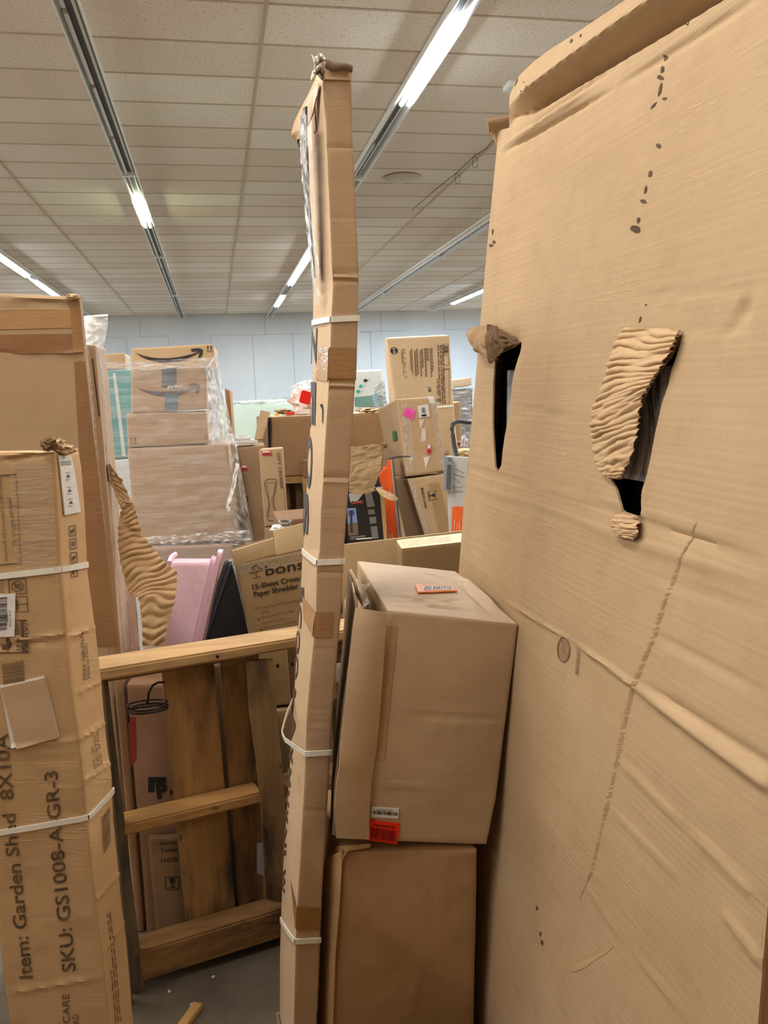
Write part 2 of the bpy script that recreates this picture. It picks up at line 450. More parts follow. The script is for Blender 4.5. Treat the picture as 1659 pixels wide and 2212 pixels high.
def sheet(rows, cols, fn, name, mat, label=None, cat=None, parent=None, thick=0, group=None, sharp=60):
    """open sheet from fn(u,v)->point, optionally thickened along its normals"""
    V = [Vector(fn(i/cols, j/rows)) for j in range(rows+1) for i in range(cols+1)]; w = cols+1
    F = [(j*w+i, j*w+i+1, (j+1)*w+i+1, (j+1)*w+i) for j in range(rows) for i in range(cols)]
    uv = [(((vi % w)/cols), (vi//w)/rows) for f in F for vi in f]
    if thick:
        me0 = mesh(V, F, False); nn = [v.normal.copy() for v in me0.vertices]; bpy.data.meshes.remove(me0)
        n = len(V); V = V+[V[i]-nn[i]*thick for i in range(n)]
        ring = list(range(w))+[j*w+cols for j in range(1, rows+1)]+[rows*w+i for i in range(cols-1, -1, -1)]+[j*w for j in range(rows-1, 0, -1)]
        F2 = F+[tuple(n+i for i in f[::-1]) for f in F]+[(ring[i], n+ring[i], n+ring[(i+1) % len(ring)], ring[(i+1) % len(ring)]) for i in range(len(ring))]
        uv = [(((vi % n) % w)/cols, ((vi % n)//w)/rows) for f in F2 for vi in f]; F = F2
    o = link(name, mesh(V, F, True, sharp, uv), mat, parent)
    if label: tag(o, label, cat, group)
    return o
def pline(pts, t):
    """point on a polyline list by parameter"""
    n = len(pts)-1; x = max(0, min(n-1e-6, t*n)); i = int(x); w = x-i
    return tuple(pts[i][k]*(1-w)+pts[i+1][k]*w for k in range(len(pts[0])))
def sheet_px(left, right, name, mat, rows=60, cols=12, thick=.003, rip=0, pitch=30, jag=0, seed=0, bow=0, **k):
    """sheet between two polylines of (px,py,Y); ribs across it (corrugation)"""
    def fn(u, v):
        a = pline(left, v); b = pline(right, v)
        j = jag*noise.noise(Vector((v*60, seed, 0))) if u > .8 else (jag*noise.noise(Vector((v*55, seed+9, 0))) if u < .15 else 0)
        x = a[0]*(1-u)+b[0]*u+j; y = a[1]*(1-u)+b[1]*u; Y = a[2]*(1-u)+b[2]*u
        Y -= rip*abs(math.sin(math.pi*(v*pitch+1.6*noise.noise(Vector((u*1.5, v*6, seed))))))*(.55+1.0*noise.noise(Vector((u*2.5, v*16, seed+4))))
        Y -= bow*math.sin(math.pi*u)
        return at(x, y, Y)
    return sheet(rows, cols, fn, name, mat, thick=thick, **k)
def crumple(name, c, size, mat, seed=0, parent=None, sub=3, rough=.45, label=None, cat=None):
    bm = bmesh.new(); bmesh.ops.create_icosphere(bm, subdivisions=sub, radius=1)
    for v in bm.verts:
        n = 1+rough*(noise.noise(v.co*2.1+Vector((seed, 0, 0)))+.7*noise.noise(v.co*5+Vector((0, seed, 0))))
        v.co = Vector((v.co.x*n*size[0], v.co.y*n*size[1], v.co.z*n*size[2]))+c
    me = bpy.data.meshes.new('m'); bm.to_mesh(me); bm.free()
    me.uv_layers.new(name='UVMap')
    o = link(name, me, mat, parent)
    if label: tag(o, label, cat)
    return o
def sub_patches(): pass

# ================================================================== STRUCTURE
# ceiling
def ceiling():
    m, nt, p = nodes('ceiling_tile'); L = nt.links; tc = N(nt, 'ShaderNodeTexCoord').outputs['Object']
    g = N(nt, 'ShaderNodeMapping'); L.new(tc, g.inputs[0]); g.inputs['Scale'].default_value = (1/1.22, 1/.61, 1)
    fl = N(nt, 'ShaderNodeVectorMath', operation='FLOOR'); L.new(g.outputs[0], fl.inputs[0])
    wn = N(nt, 'ShaderNodeTexWhiteNoise', noise_dimensions='2D'); L.new(fl.outputs[0], wn.inputs[0])
    o = mixc(nt, wn.outputs[0], lin((232, 215, 196)), lin((249, 239, 225)))
    o = mixc(nt, ramp(nt, nz(nt, tc, 1.1, 3), .4, .7, 0, .35), o, lin((228, 208, 182)))
    o = mixc(nt, ramp(nt, nz(nt, tc, 45, 3), .56, .72, 0, .55), o, lin((150, 130, 108)))
    L.new(o, p.inputs[0]); p.inputs['Roughness'].default_value = .9
    b = N(nt, 'ShaderNodeBump'); L.new(nz(nt, tc, 60, 3), b.inputs['Height']); b.inputs['Strength'].default_value = .5; b.inputs['Distance'].default_value = .006
    L.new(b.outputs[0], p.inputs['Normal'])
    X0 = .485-1.22*8; X1 = .485+1.22*9; Y0 = 5.64-.61*20; Y1 = 24.0
    c = MB().box((X0, Y0, CEIL), (X1, Y1+.1, CEIL+.05)).build('ceiling', m, smooth=False, origin=Vector((.485, 5.64, CEIL)))
    tag(c, kind='structure')
    gm = flat((196, 178, 152), .6, 0, 'grid_paint'); q = MB()
    for k in range(-8, 10):
        x = .485+1.22*k; q.box((x-.014, Y0, CEIL-.006), (x+.014, Y1, CEIL+.001))
    for k in range(-20, 31):
        y = 5.64+.61*k; q.box((X0, y-.011, CEIL-.0045), (X1, y+.011, CEIL+.001))
    tag(q.build('trim_1', gm, smooth=False), kind='structure')
    # walls
    m, nt, p = nodes('wall_board'); L = nt.links; tc = N(nt, 'ShaderNodeTexCoord').outputs['Object']
    o = mixc(nt, ramp(nt, nz(nt, tc, .5, 3), .35, .65, 0, 1), lin((206, 208, 206)), lin((192, 196, 197)))
    L.new(o, p.inputs[0]); p.inputs['Roughness'].default_value = .8
    w = MB().box((X0, 24.0, 0), (X1, 24.15, CEIL)).build('wall_back', m, smooth=False); tag(w, kind='structure')
    sm = flat((168, 170, 168), .8, 0, 'panel_seam'); q = MB()
    # shallow panel seams on the far wall
    def seam(a, b):
        P, Q = at(*a, 23.99), at(*b, 23.99)
        if abs(P.x-Q.x) > abs(P.z-Q.z): q.box((min(P.x, Q.x), 23.993, P.z-.006), (max(P.x, Q.x), 24.001, P.z+.006))
        else: q.box((P.x-.006, 23.993, min(P.z, Q.z)), (P.x+.006, 24.001, max(P.z, Q.z)))
    for a, b in (((300, 684), (300, 727)), ((228, 730), (272, 730)), ((272, 730), (274, 830)), ((300, 727), (364, 727)), ((364, 727), (366, 860)),
                 ((454, 725), (580, 722)), ((454, 725), (455, 840)), ((545, 723), (552, 868)), ((571, 683), (572, 724)), ((632, 722), (636, 850)), ((580, 722), (700, 720)),
                 ((778, 718), (800, 717)), ((800, 717), (804, 800)), ((778, 717), (878, 715)), ((822, 675), (823, 716)), ((960, 712), (1040, 710)), ((960, 672), (961, 712))):
        seam(a, b)
    tag(q.build('trim_2', sm, smooth=False), kind='structure')
    wm = flat((176, 160, 138), .85, 0, 'warehouse_wall')
    tag(MB().box((X0-.15, Y0-.15, 0), (X1+.15, Y0, CEIL)).build('wall_front', wm, smooth=False), kind='structure')
    # floor
    m, nt, p = nodes('concrete_floor'); L = nt.links; tc = N(nt, 'ShaderNodeTexCoord').outputs['Object']
    o = mixc(nt, ramp(nt, nz(nt, tc, 3, 6), .35, .7, 0, 1), lin((100, 90, 74)), lin((66, 58, 46)))
    o = mixc(nt, ramp(nt, nz(nt, tc, 160, 3), .6, .75, 0, .6), o, lin((150, 140, 125)))
    L.new(o, p.inputs[0]); p.inputs['Roughness'].default_value = .85
    b = N(nt, 'ShaderNodeBump'); L.new(nz(nt, tc, 120, 4), b.inputs['Height']); b.inputs['Strength'].default_value = .4; b.inputs['Distance'].default_value = .004
    L.new(b.outputs[0], p.inputs['Normal'])
    tag(MB().box((X0-.15, Y0-.15, -.1), (X1+.15, Y1+.15, 0)).build('floor', m, smooth=False), kind='structure')
ceiling()

# ------------------------------------------------------------------ strip lights
def em(col, st):
    m = bpy.data.materials.new('lit_tube'); m.use_nodes = True; nt = m.node_tree
    e = N(nt, 'ShaderNodeEmission'); e.inputs[0].default_value = (*col, 1); e.inputs[1].default_value = st
    nt.links.new(e.outputs[0], nt.nodes['Material Output'].inputs[0]); return m
white_metal = flat((240, 240, 236), .3, 0, 'white_enamel')
mirror = flat((226, 224, 220), .25, .45, 'polished_reflector')
dark_slot = flat((70, 62, 56), .5, 0, 'dark_channel')
tube_off = flat((206, 198, 196), .2, 0, 'unlit_tube')
FIXLAB = {-3: 'ceiling strip light at the far left above the tall carton, lit near the edge',
          -1: 'long ceiling strip light left of centre, mostly unlit with one greenish glowing section',
          1: 'long ceiling strip light with the brightest lit tube, crossing behind the tall thin carton',
          3: 'long ceiling strip light running down to the far wall right of the thin carton, unlit but for an added fill section out of view',
          5: 'far right ceiling strip light, short and lit, just left of the big leaning carton'}
for k, x in FIX_X.items():
    y0, y1 = -3.0, 23.9
    if k == 5: y0, y1 = 10.5, 23.4
    root = empty('strip_light', (x, (y0+y1)/2, CEIL), FIXLAB[k], 'ceiling light', 'ceiling strip lights')
    MB().box((x-.04, y0, CEIL-.075), (x+.04, y1, CEIL-.006)).build('housing', white_metal, root, .004)
    for sgn in (-1, 1):
        q = MB()
        a, b = x+sgn*.04, x+sgn*.075
        q.prism8([(a, y0, CEIL-.055), (b, y0, CEIL-.115), (b, y1, CEIL-.115), (a, y1, CEIL-.055),
                  (a, y0, CEIL-.05), (b+sgn*.003, y0, CEIL-.11), (b+sgn*.003, y1, CEIL-.11), (a, y1, CEIL-.05)])
        q.build('reflector', mirror, root)
        MB().box((x+sgn*.075-.006, y0, CEIL-.125), (x+sgn*.075+.006, y1, CEIL-.10)).build('side_rail', white_metal, root)
    MB().box((x-.02, y0, CEIL-.079), (x+.02, y1, CEIL-.075)).build('channel', dark_slot, root)
    # tubes, 2.4 m modules
    segs = [(a, b, w, c) for a, b, w, c in LIT[k]]
    yy = y0+.1
    def lit_overlap(a, b): return any(not (b <= s0+.02 or a >= s1-.02) for s0, s1, _, _ in segs)
    while yy < y1-1.2:
        if not lit_overlap(yy, yy+1.2):
            MB().tube([(x-.03, yy+.03, CEIL-.098), (x-.03, yy+1.17, CEIL-.098)], .016, 10).build('unlit_tube', tube_off, root)
        yy += 1.22
    for s0, s1, w, c in segs:
        if s1 < y0: continue
        s0 = max(s0, y0)
        for dx in (-.03, .03):
            MB().tube([(x+dx, s0+.02, CEIL-.138), (x+dx, s1-.02, CEIL-.138)], .019, 10).build('fluorescent_tube', em(c, 30), root)
        ld = bpy.data.lights.new('tube_light', 'AREA'); ld.shape = 'RECTANGLE'; ld.size = .12; ld.size_y = s1-s0
        ld.energy = w*(s1-s0); ld.color = c
        lo = bpy.data.objects.new('tube_light', ld); COL.objects.link(lo); lo.parent = root
        lo.location = Vector((x, (s0+s1)/2, CEIL-.165))-root.location
    for yb in [q for q in (4.4, 9.3, 14.2, 19.0) if y0 < q < y1]:
        MB().box((x-.082, yb, CEIL-.127), (x+.082, yb+.03, CEIL-.05)).build('joint_band', white_metal, root, .003)

# round ceiling speaker, white ceiling device, hanging wire
q = MB(); c = atz(869, 382, CEIL)
q.tube([(c.x, c.y, CEIL-.001), (c.x, c.y, CEIL-.02)], .19, 32)
sp = q.build('ceiling_speaker', flat((150, 132, 112), .6, 0, 'speaker_grille')); tag(sp, 'round flat speaker grille set in the ceiling tiles', 'speaker')
q = MB(); q.tube([(c.x, c.y, CEIL-.012), (c.x, c.y, CEIL-.026)], [.215, .19], 32); q.build('rim', flat((205, 188, 165), .5, 0, 'rim_paint'), sp)
c = atz(1110, 186, CEIL-.03)
sd = MB().box((c.x-.06, c.y-.05, CEIL-.05), (c.x+.07, c.y+.1, CEIL-.001)).build('ceiling_box', white_metal, None, .008); tag(sd, 'small white box fixed to the ceiling above the torn top of the big carton', 'device')
pts = [at(x, y, Y) for x, y, Y in ((1072, 296, 7.9), (1050, 318, 8.1), (1026, 338, 8.3), (985, 372, 8.7), (965, 392, 9.0))]
pts = [Vector((p.x, p.y, CEIL-.012-.02*(i % 2))) for i, p in enumerate([atz(x, y, CEIL-.02) for x, y in ((1080, 288), (1050, 318), (1026, 338), (985, 372), (940, 412), (890, 452))])]
wq = MB().tube(pts, .004, 6); wo = wq.build('hanging_wire', flat((60, 52, 46), .6, 0, 'wire')); tag(wo, 'thin dark wire strung slack along the ceiling tiles', 'wire')
for (x, y) in ((1026, 338), (988, 374)):
    c = atz(x, y, CEIL-.02); MB().tube([c+Vector((.03*math.cos(t), 0, -.06+.06*math.sin(t))) for t in [i*.6 for i in range(11)]], .003, 5).build('loop', flat((60, 52, 46), .6, 0, 'wire'), wo)

# ================================================================== FOREGROUND
KR = (196, 160, 120)
white_pp = flat((225, 224, 214), .4, 0, 'strap_plastic')
white_paper = flat((222, 222, 220), .6, 0, 'label_paper')
black_ink = flat((36, 33, 32), .7, 0, 'black_ink')
brown_ink = ink()
dark_hole = flat((16, 15, 15), .8, 0, 'dark_inside')

# ---------------- big leaning furniture carton at the right
YF, YN = 2.4, .95
def big_pt(u, z):            # u 0 far .. 1 near
    Y = YF+(YN-YF)*u
    sl = .118 if z > 1.26 else .08
    zz = z-.03*u*min(1, z/1.2)
    return Vector((.71+sl*(z-1.26)+.02*(2.4-Y), Y, zz))
def big_hit(px, py): return solve(lambda s, t: big_pt(s, t*2.7), px, py, .4, .55)
def bst(px, py): s, t = big_hit(px, py); return (s, t*2.7)
CREASE = []
def bc(p0, p1, w, d): CREASE.append((bst(*p0), bst(*p1), w, d))
bc((1082, 332), (1330, 190), .006, -.012); bc((1330, 190), (1659, -20), .008, -.008); bc((1082, 318), (1300, 180), .008, .008)
bc((1100, 300), (1350, 135), .005, -.005)
bc((995, 1005), (1230, 1068), .006, -.004); bc((1230, 1068), (1659, 1218), .007, -.006); bc((995, 1040), (1320, 1150), .006, .004)
bc((1230, 1125), (1659, 1262), .010, .005); bc((1060, 1020), (1659, 1190), .006, .004); bc((1100, 1080), (1390, 1180), .005, -.003)
bc((1095, 1300), (1240, 1386), .0045, .005); bc((1240, 1386), (1400, 1505), .006, .006); bc((1370, 1482), (1659, 1692), .011, .009)
bc((1390, 1480), (1659, 1650), .008, -.006); bc((1390, 1360), (1659, 1500), .006, -.004); bc((1400, 1240), (1659, 1330), .006, -.003)
bc((1330, 1640), (1490, 1790), .006, .005); bc((1490, 1790), (1620, 1920), .008, .005); bc((1310, 1740), (1480, 1910), .004, .003)
bc((1560, 1960), (1640, 2070), .008, .006); bc((1270, 1920), (1340, 2030), .004, .003); bc((1370, 2060), (1470, 2190), .004, .003)
bc((1385, 640), (1659, 622), .004, -.003); bc((1480, 712), (1659, 718), .003, -.003); bc((1110, 875), (1290, 915), .004, -.003)
bc((1390, 660), (1475, 662), .003, -.002); bc((1560, 740), (1620, 640), .012, -.003); bc((1590, 670), (1622, 680), .02, -.006)
bc((1120, 420), (1330, 360), .004, -.001); bc((1180, 1570), (1192, 1640), .003, .002); bc((1160, 1960), (1172, 2060), .003, .003)
bc((1190, 1750), (1196, 1840), .004, .003); bc((1500, 2100), (1512, 2170), .004, .003)
ZT = [bst(1115, 262), bst(1300, 150), bst(1540, 0)]     # fold line under the top flap
def fold_z(u):
    a, b, c = ZT
    if u < b[0]: return a[1]+(b[1]-a[1])*(u-a[0])/(b[0]-a[0])
    return b[1]+(c[1]-b[1])*(u-b[0])/(c[0]-b[0])
HOLES_PX = [[(1072, 768), (1085, 762), (1100, 752), (1118, 738), (1122, 740), (1112, 775), (1108, 810), (1104, 850), (1100, 900), (1092, 940), (1087, 975), (1084, 1005), (1076, 1020), (1071, 1008), (1069, 975), (1066, 930), (1065, 880), (1066, 830)],
            [(1478, 714), (1470, 745), (1458, 785), (1452, 800), (1446, 830), (1432, 870), (1424, 905), (1416, 940), (1408, 985), (1398, 1030), (1388, 1060), (1386, 1085), (1388, 1112), (1372, 1115), (1348, 1106), (1340, 1085), (1333, 1058), (1322, 1038), (1313, 1020), (1330, 990), (1360, 940), (1380, 880), (1410, 820), (1450, 770)]]
HOLES = [[bst(*p) for p in h] for h in HOLES_PX]
def inpoly(p, poly):
    x, y = p; c = False; j = len(poly)-1
    for i in range(len(poly)):
        xi, yi = poly[i]; xj, yj = poly[j]
        if (yi > y) != (yj > y) and x < (xj-xi)*(y-yi)/(yj-yi)+xi: c = not c
        j = i
    return c
LW = YF-YN
def big_off(u, z):
    d = 0
    for p0, p1, w, dd in CREASE:
        ax, ay, bx, by = p0[0]*LW, p0[1], p1[0]*LW, p1[1]; x, y = u*LW, z
        L2 = (bx-ax)**2+(by-ay)**2; t = ((x-ax)*(bx-ax)+(y-ay)*(by-ay))/L2; tc = max(0, min(1, t))
        r = math.hypot(x-ax-tc*(bx-ax), y-ay-tc*(by-ay))
        if r > 3*w: continue
        d += dd*math.exp(-(r/w)**2)*(1 if (tc > .5 and p1[0] > .97) else min(1, (4*min(tc, 1-tc))**.8))
    P = Vector((0, u*LW, z))
    d += .007*noise.noise(P*2.2)+.0022*noise.noise(P*6+Vector((5, 0, 0)))
    d += .0008*noise.noise(Vector((0, u*LW*3, z*55)))*max(0, noise.noise(P*1.7+Vector((0, 0, 8)))+.3)
    # dents around the tears
    hx = bst(1110, 755); r = math.hypot((u-hx[0])*LW, z-hx[1]); d -= .014*math.exp(-(r/.05)**2)
    return d
def big_surf(u, z, off=0):
    P = big_pt(u, z); d = big_off(u, z)
    zf = fold_z(u); g = z-zf
    # recess under the folded-over top flap, flap overhangs it
    op = min(1, max(0, (u-.02)*6))
    if g > -.01:
        dp = .06+.05*u; h1 = .03+.016*u
        if g < .022: k = -dp*min(1, (g+.01)/.032)*op
        elif g < .022+h1: k = (-dp+(dp+.03)*((g-.022)/h1)**.7)*op
        else: k = (.03-.2*(g-.022-h1))*op
        d += k
    return P+Vector((-1, 0, 0))*(d+off)
def build_big():
    # 2D points: boundary, holes, grid
    zt = lambda u: fold_z(u)+(.0 if u < .055 else (.085 if u < .075 else (.096 if u < .1 else .105+.012*math.sin(u*9))))
    B = []
    nu = 150
    for i in range(nu+1): B.append((i/nu, 0))
    zz = 0; H = 2.5
    nz_ = 200
    for j in range(1, nz_): B.append((1+.0, j/nz_*zt(1)))
    for i in range(nu, -1, -1):
        u = i/nu; B.append((u, zt(u)+.004*noise.noise(Vector((u*30, 0, 0)))))
    # left edge, with the torn corner notch
    zl = zt(0)
    for j in range(nz_-1, 0, -1):
        z = j/nz_*zl; u = .0025*noise.noise(Vector((0, 0, z*25)))+.0015*noise.noise(Vector((0, 3, z*90)))
        B.append((u, z))
    verts = [Vector((u*LW, z)) for u, z in B]; edges = [(i, (i+1) % len(B)) for i in range(len(B))]
    def jag(h):
        out = []
        for i in range(len(h)):
            a, b = h[i], h[(i+1) % len(h)]
            n = max(2, int(math.hypot((b[0]-a[0])*LW, b[1]-a[1])/.004))
            for q in range(n):
                t = q/n; u = a[0]*(1-t)+b[0]*t; z = a[1]*(1-t)+b[1]*t
                u += .0016*noise.noise(Vector((z*220, i, 0)))/LW; z += .0015*noise.noise(Vector((u*200, i, 4)))
                out.append((u, z))
        return out
    JH = [jag(h) for h in HOLES]
    for h in JH:
        n = len(verts); verts += [Vector((u*LW, z)) for u, z in h]; edges += [(n+i, n+(i+1) % len(h)) for i in range(len(h))]
    st = .0088
    j = 1
    z = st
    while z < 2.62:
        u = st/LW
        while u < 1-.004:
            if z < zt(u)-.004 and not (u < .06 and z > fold_z(0)-.008): verts.append(Vector((u*LW+random.uniform(-.1, .1)*st, z)))
            u += st/LW
        z += .004 if 2.34 < z < 2.6 else (st if not 1.15 < z < 1.25 else st*.6)
    vo, eo, fo, _, _, _ = delaunay_2d_cdt(verts, edges, [], 0, 1e-6)
    keep = []
    for f in fo:
        c = sum((vo[i] for i in f), Vector((0, 0)))/len(f); q = (c.x/LW, c.y)
        if any(inpoly(q, h) for h in JH): continue
        if q[0] < 0: pass
        if q[1] > zt(max(0, min(1, q[0])))+.004: continue
        if q[0] < .055 and q[1] > fold_z(0)+.003: continue
        keep.append(tuple(f))
    V = [big_surf(p.x/LW, p.y) for p in vo]
    # thickness: copy shifted behind
    n = len(V); V2 = V+[v+Vector((.005, 0, 0)) for v in V]
    from collections import Counter
    ec = Counter(); 
    for f in keep:
        for i in range(len(f)): ec[tuple(sorted((f[i], f[(i+1) % len(f)])))] += 1
    F = list(keep); F += [tuple(i+n for i in f[::-1]) for f in keep]
    for f in keep:
        for i in range(len(f)):
            a, b = f[i], f[(i+1) % len(f)]
            if ec[tuple(sorted((a, b)))] == 1: F.append((b, a, a+n, b+n))
    uv = [(vo[vi % n].x, vo[vi % n].y) for f in F for vi in f]
    root = empty('furniture_carton', (.95, 1.65, 0), 'huge leaning cardboard carton filling the right side, with two long torn openings showing black inside', 'cardboard box')
    m = card((190, 156, 114), 0, .8, .7, .74, .2, .55)
    fp = link('front_panel', mesh(V2, F, True, 50, uv), m, root)
    # remaining walls of the carton
    th = .34
    def P(u, z, x): p = big_surf(max(0, min(1, u)), min(z, 2.34)); return Vector((p.x+x, p.y, z if z < 2.34 else p.z))
    nn = 24
    for (u, s) in ((.004, 0), (.996, 1)):
        q = MB(); b = len(q.v)
        for i in range(nn+1):
            z = i/nn*2.32; q.v += [P(u, z, .003), P(u, z, th), P(u, z, .003)+Vector((0, .006*(1 if s else -1), 0)), P(u, z, th)+Vector((0, .006*(1 if s else -1), 0))]
        for i in range(nn):
            a = b+i*4; c = a+4; q.f += [(a, a+1, c+1, c), (a+2, c+2, c+3, a+3), (a, c, c+2, a+2), (a+1, a+3, c+3, c+1)]
        q.f += [(b, b+2, b+3, b+1), (b+nn*4, b+nn*4+1, b+nn*4+3, b+nn*4+2)]
        q.build('side_wall', m, root)
    q = MB()
    for i in range(nn+1):
        z = i/nn*2.32; q.v += [P(.004, z, th), P(.996, z, th), P(.004, z, th+.006), P(.996, z, th+.006)]
    for i in range(nn): a = i*4; c = a+4; q.f += [(a, c, c+1, a+1), (a+2, a+3, c+3, c+2), (a, a+2, c+2, c), (a+1, c+1, c+3, a+3)]
    q.f += [(0, 1, 3, 2), (nn*4, nn*4+2, nn*4+3, nn*4+1)]
    q.build('back_wall', m, root)
    q = MB(); a, b, c, d = P(.0, 2.31, .004), P(1, 2.31, .004), P(1, 2.31, th), P(0, 2.31, th)
    q.prism8([a, b, c, d]+[v+Vector((0, 0, .006)) for v in (a, b, c, d)]); q.build('top_panel', m, root)
    # black leather back cushion and glossy wrapped panel seen through the tears
    def inner(u0, u1, z0, z1, dx, name, mat, wob=.01):
        def fn(a, b):
            u = u0+(u1-u0)*a; z = z0+(z1-z0)*b; p = big_pt(u, z)
            return p+Vector((dx+wob*math.cos(math.pi*(a-.5))*-1+.006*noise.noise(Vector((a*3, b*7, 2))), 0, 0))
        return sheet(30, 14, fn, name, mat, parent=root, thick=.02)
    gl = flat((20, 20, 21), .16, 0, 'black_gloss', .5)
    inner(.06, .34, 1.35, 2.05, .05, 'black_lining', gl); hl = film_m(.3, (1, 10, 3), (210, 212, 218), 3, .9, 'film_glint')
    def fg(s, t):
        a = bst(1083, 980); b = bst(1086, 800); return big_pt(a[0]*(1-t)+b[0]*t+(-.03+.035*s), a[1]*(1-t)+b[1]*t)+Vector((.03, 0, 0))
    sheet(16, 4, fg, 'sheen_film_sleeve', hl, parent=root)  # pale streaked strip added as a painted highlight over the black lining
    inner(.60, .93, 1.30, 1.98, .05, 'black_lining', gl)
    fm, nt_, p_ = nodes('painted_sheen_film'); tc_ = N(nt_, 'ShaderNodeTexCoord').outputs['Object']
    v_ = nz(nt_, tc_, 2.4, 5, (1, 16, 2.2), .65); nt_.links.new(mixc(nt_, ramp(nt_, v_, .38, .6, 0, 1), lin((34, 34, 38)), lin((232, 230, 238))), p_.inputs[0]); p_.inputs['Roughness'].default_value = .25  # bright and dark streaks paint the film's reflections into its colour
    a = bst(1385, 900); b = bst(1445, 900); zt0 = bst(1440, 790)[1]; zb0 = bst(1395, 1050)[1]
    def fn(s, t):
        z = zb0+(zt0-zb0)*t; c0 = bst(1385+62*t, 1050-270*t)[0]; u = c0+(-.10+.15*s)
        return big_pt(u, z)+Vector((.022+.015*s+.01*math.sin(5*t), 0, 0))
    sheet(20, 5, fn, 'sheen_film_sleeve', fm, parent=root)
    a1 = bst(1358, 1040); a2 = bst(1366, 1112)
    MB().tube([big_pt(*a1)+Vector((.035, 0, .02)), big_pt(*a2)+Vector((.035, 0, -.05))], .0045, 8).build('metal_rod', flat((120, 112, 95), .35, .6, 'rod_metal'), root)
    # corrugated torn tongue over the big tear
    T = [(1358, 708), (1338, 745), (1333, 775), (1325, 810), (1312, 850), (1300, 880), (1294, 905), (1297, 935), (1300, 965), (1303, 1000), (1315, 1022), (1328, 1032)]
    R = [(1479, 712), (1476, 735), (1466, 762), (1452, 790), (1438, 812), (1422, 840), (1408, 862), (1403, 900), (1397, 935), (1385, 975), (1368, 1010), (1352, 1034)]
    inm = card((206, 168, 122), 0, .2, .2, .85, .2, .4)
    def tongue(Lp, Rp, rows, cols, pitch, rip, lift, name, seed, mat=inm):
        LL = [bst(*p) for p in Lp]; RR = [bst(*p) for p in Rp]
        def fn(s, t):
            a = pline(LL, t); b = pline(RR, t); u = a[0]*(1-s)+b[0]*s; z = a[1]*(1-s)+b[1]*s
            if 0 < t < 1 and (s > .93 or s < .03): u += .004*noise.noise(Vector((t*70, seed, s)))
            ph = t*pitch+1.5*noise.noise(Vector((s*1.3, t*6, seed)))+.35*noise.noise(Vector((s*5, t*20, seed)))
            r = rip*(abs(math.sin(math.pi*ph))-.5)*(.75+1.1*noise.noise(Vector((s*2.5, t*13, seed+2))))+.3*rip*noise.noise(Vector((s*2, t*45, seed+5)))
            lf = lift*math.sin(math.pi*min(1, max(0, t)))**.7*(.35+.65*math.sin(math.pi*(.15+.7*s)))+.003
            return big_surf(u, z)+Vector((-1, 0, 0))*(lf+r+.004)
        return sheet(rows, cols, fn, name, mat, parent=root, thick=.0015, sharp=75)
    tongue(T, R, 220, 26, 21, .0075, .018, 'torn_tongue', 3)
    tongue([(1338, 1112), (1337, 1125), (1338, 1145), (1350, 1158)], [(1385, 1115), (1390, 1130), (1393, 1150), (1380, 1166)], 40, 10, 5, .006, .008, 'torn_tongue', 6)
    # curled scraps at the left tear
    tongue([(1078, 702), (1050, 705), (1034, 712), (1030, 722)], [(1085, 778), (1068, 772), (1048, 755), (1038, 745)], 60, 16, 7, .014, .03, 'curled_scrap', 9, card((176, 140, 98), 1, .2, .2, .85, .2, .4))
    tongue([(1062, 712), (1075, 700), (1088, 703), (1098, 712), (1112, 728)], [(1072, 768), (1080, 785), (1092, 775), (1105, 750), (1118, 742)], 60, 16, 6, .014, .03, 'curled_scrap', 12, card((120, 90, 60), 1, .2, .2, .85, .2, .4))
    # ragged upper left corner
    c = big_pt(0, bst(1085, 265)[1]); dk = card((176, 138, 98), 0, .2, .3, .85, .3, .4)
    def scrap(pts, name, seed, Y=2.40, mat=dk):
        P0 = [at(x, y, Y+dy) for x, y, dy in pts]
        def fn(s, t): 
            a = P0[0].lerp(P0[1], s); b = P0[3].lerp(P0[2], s); q = a.lerp(b, t)
            return q+Vector((-.004*math.sin(9*s+seed), -.012*math.sin(3.1*t+seed), .004*noise.noise(q*40)))
        return sheet(10, 10, fn, name, mat, parent=root, thick=.003)
    scrap([(1050, 262, 0), (1112, 250, 0), (1108, 272, -.01), (1060, 285, -.01)], 'torn_corner', 1)
    scrap([(1060, 275, 0), (1085, 268, 0), (1082, 330, 0), (1072, 318, .01)], 'torn_corner', 4)
    # printed round stamp and number
    ik = ink((84, 62, 36), .4, (180, 140, 95))
    V = []; F = []; c0 = (1219, 1403)
    def ell(rx, ry, n=36): return [bst(c0[0]+rx*math.cos(t), c0[1]+ry*math.sin(t)) for t in [2*math.pi*i/n for i in range(n)]]
    for ra, rb in ((1, .88), (.72, .66)):
        A = ell(13.5*ra, 27*ra); Bq = ell(13.5*rb, 27*rb); n = len(V)
        V += [big_surf(*p, .002) for p in A]+[big_surf(*p, .002) for p in Bq]; F += [(n+i, n+(i+1) % 36, n+36+(i+1) % 36, n+36+i) for i in range(36)]
    for i in range(9):
        y = 1388+i*3.6; h = 6*math.sin(math.pi*(i+1)/10)
        n = len(V); V += [big_surf(*bst(x, yy), .002) for x, yy in ((1219-h, y), (1219+h, y), (1219+h, y+1.4), (1219-h, y+1.4))]; F.append((n, n+1, n+2, n+3))
    link('printed_stamp', mesh(V, F, False), ik, root)
    def btext(txt, p0, p1, pt, mat, bold=0):
        q0, q1, qt = bst(*p0), bst(*p1), bst(*pt); tv, tf = text_mesh(txt, bold)
        V = [big_surf(q0[0]+(q1[0]-q0[0])*x+(qt[0]-q0[0])*y, q0[1]+(q1[1]-q0[1])*x+(qt[1]-q0[1])*y, .003) for x, y in tv]
        return link('printed_number', mesh(V, tf, False), mat, root)
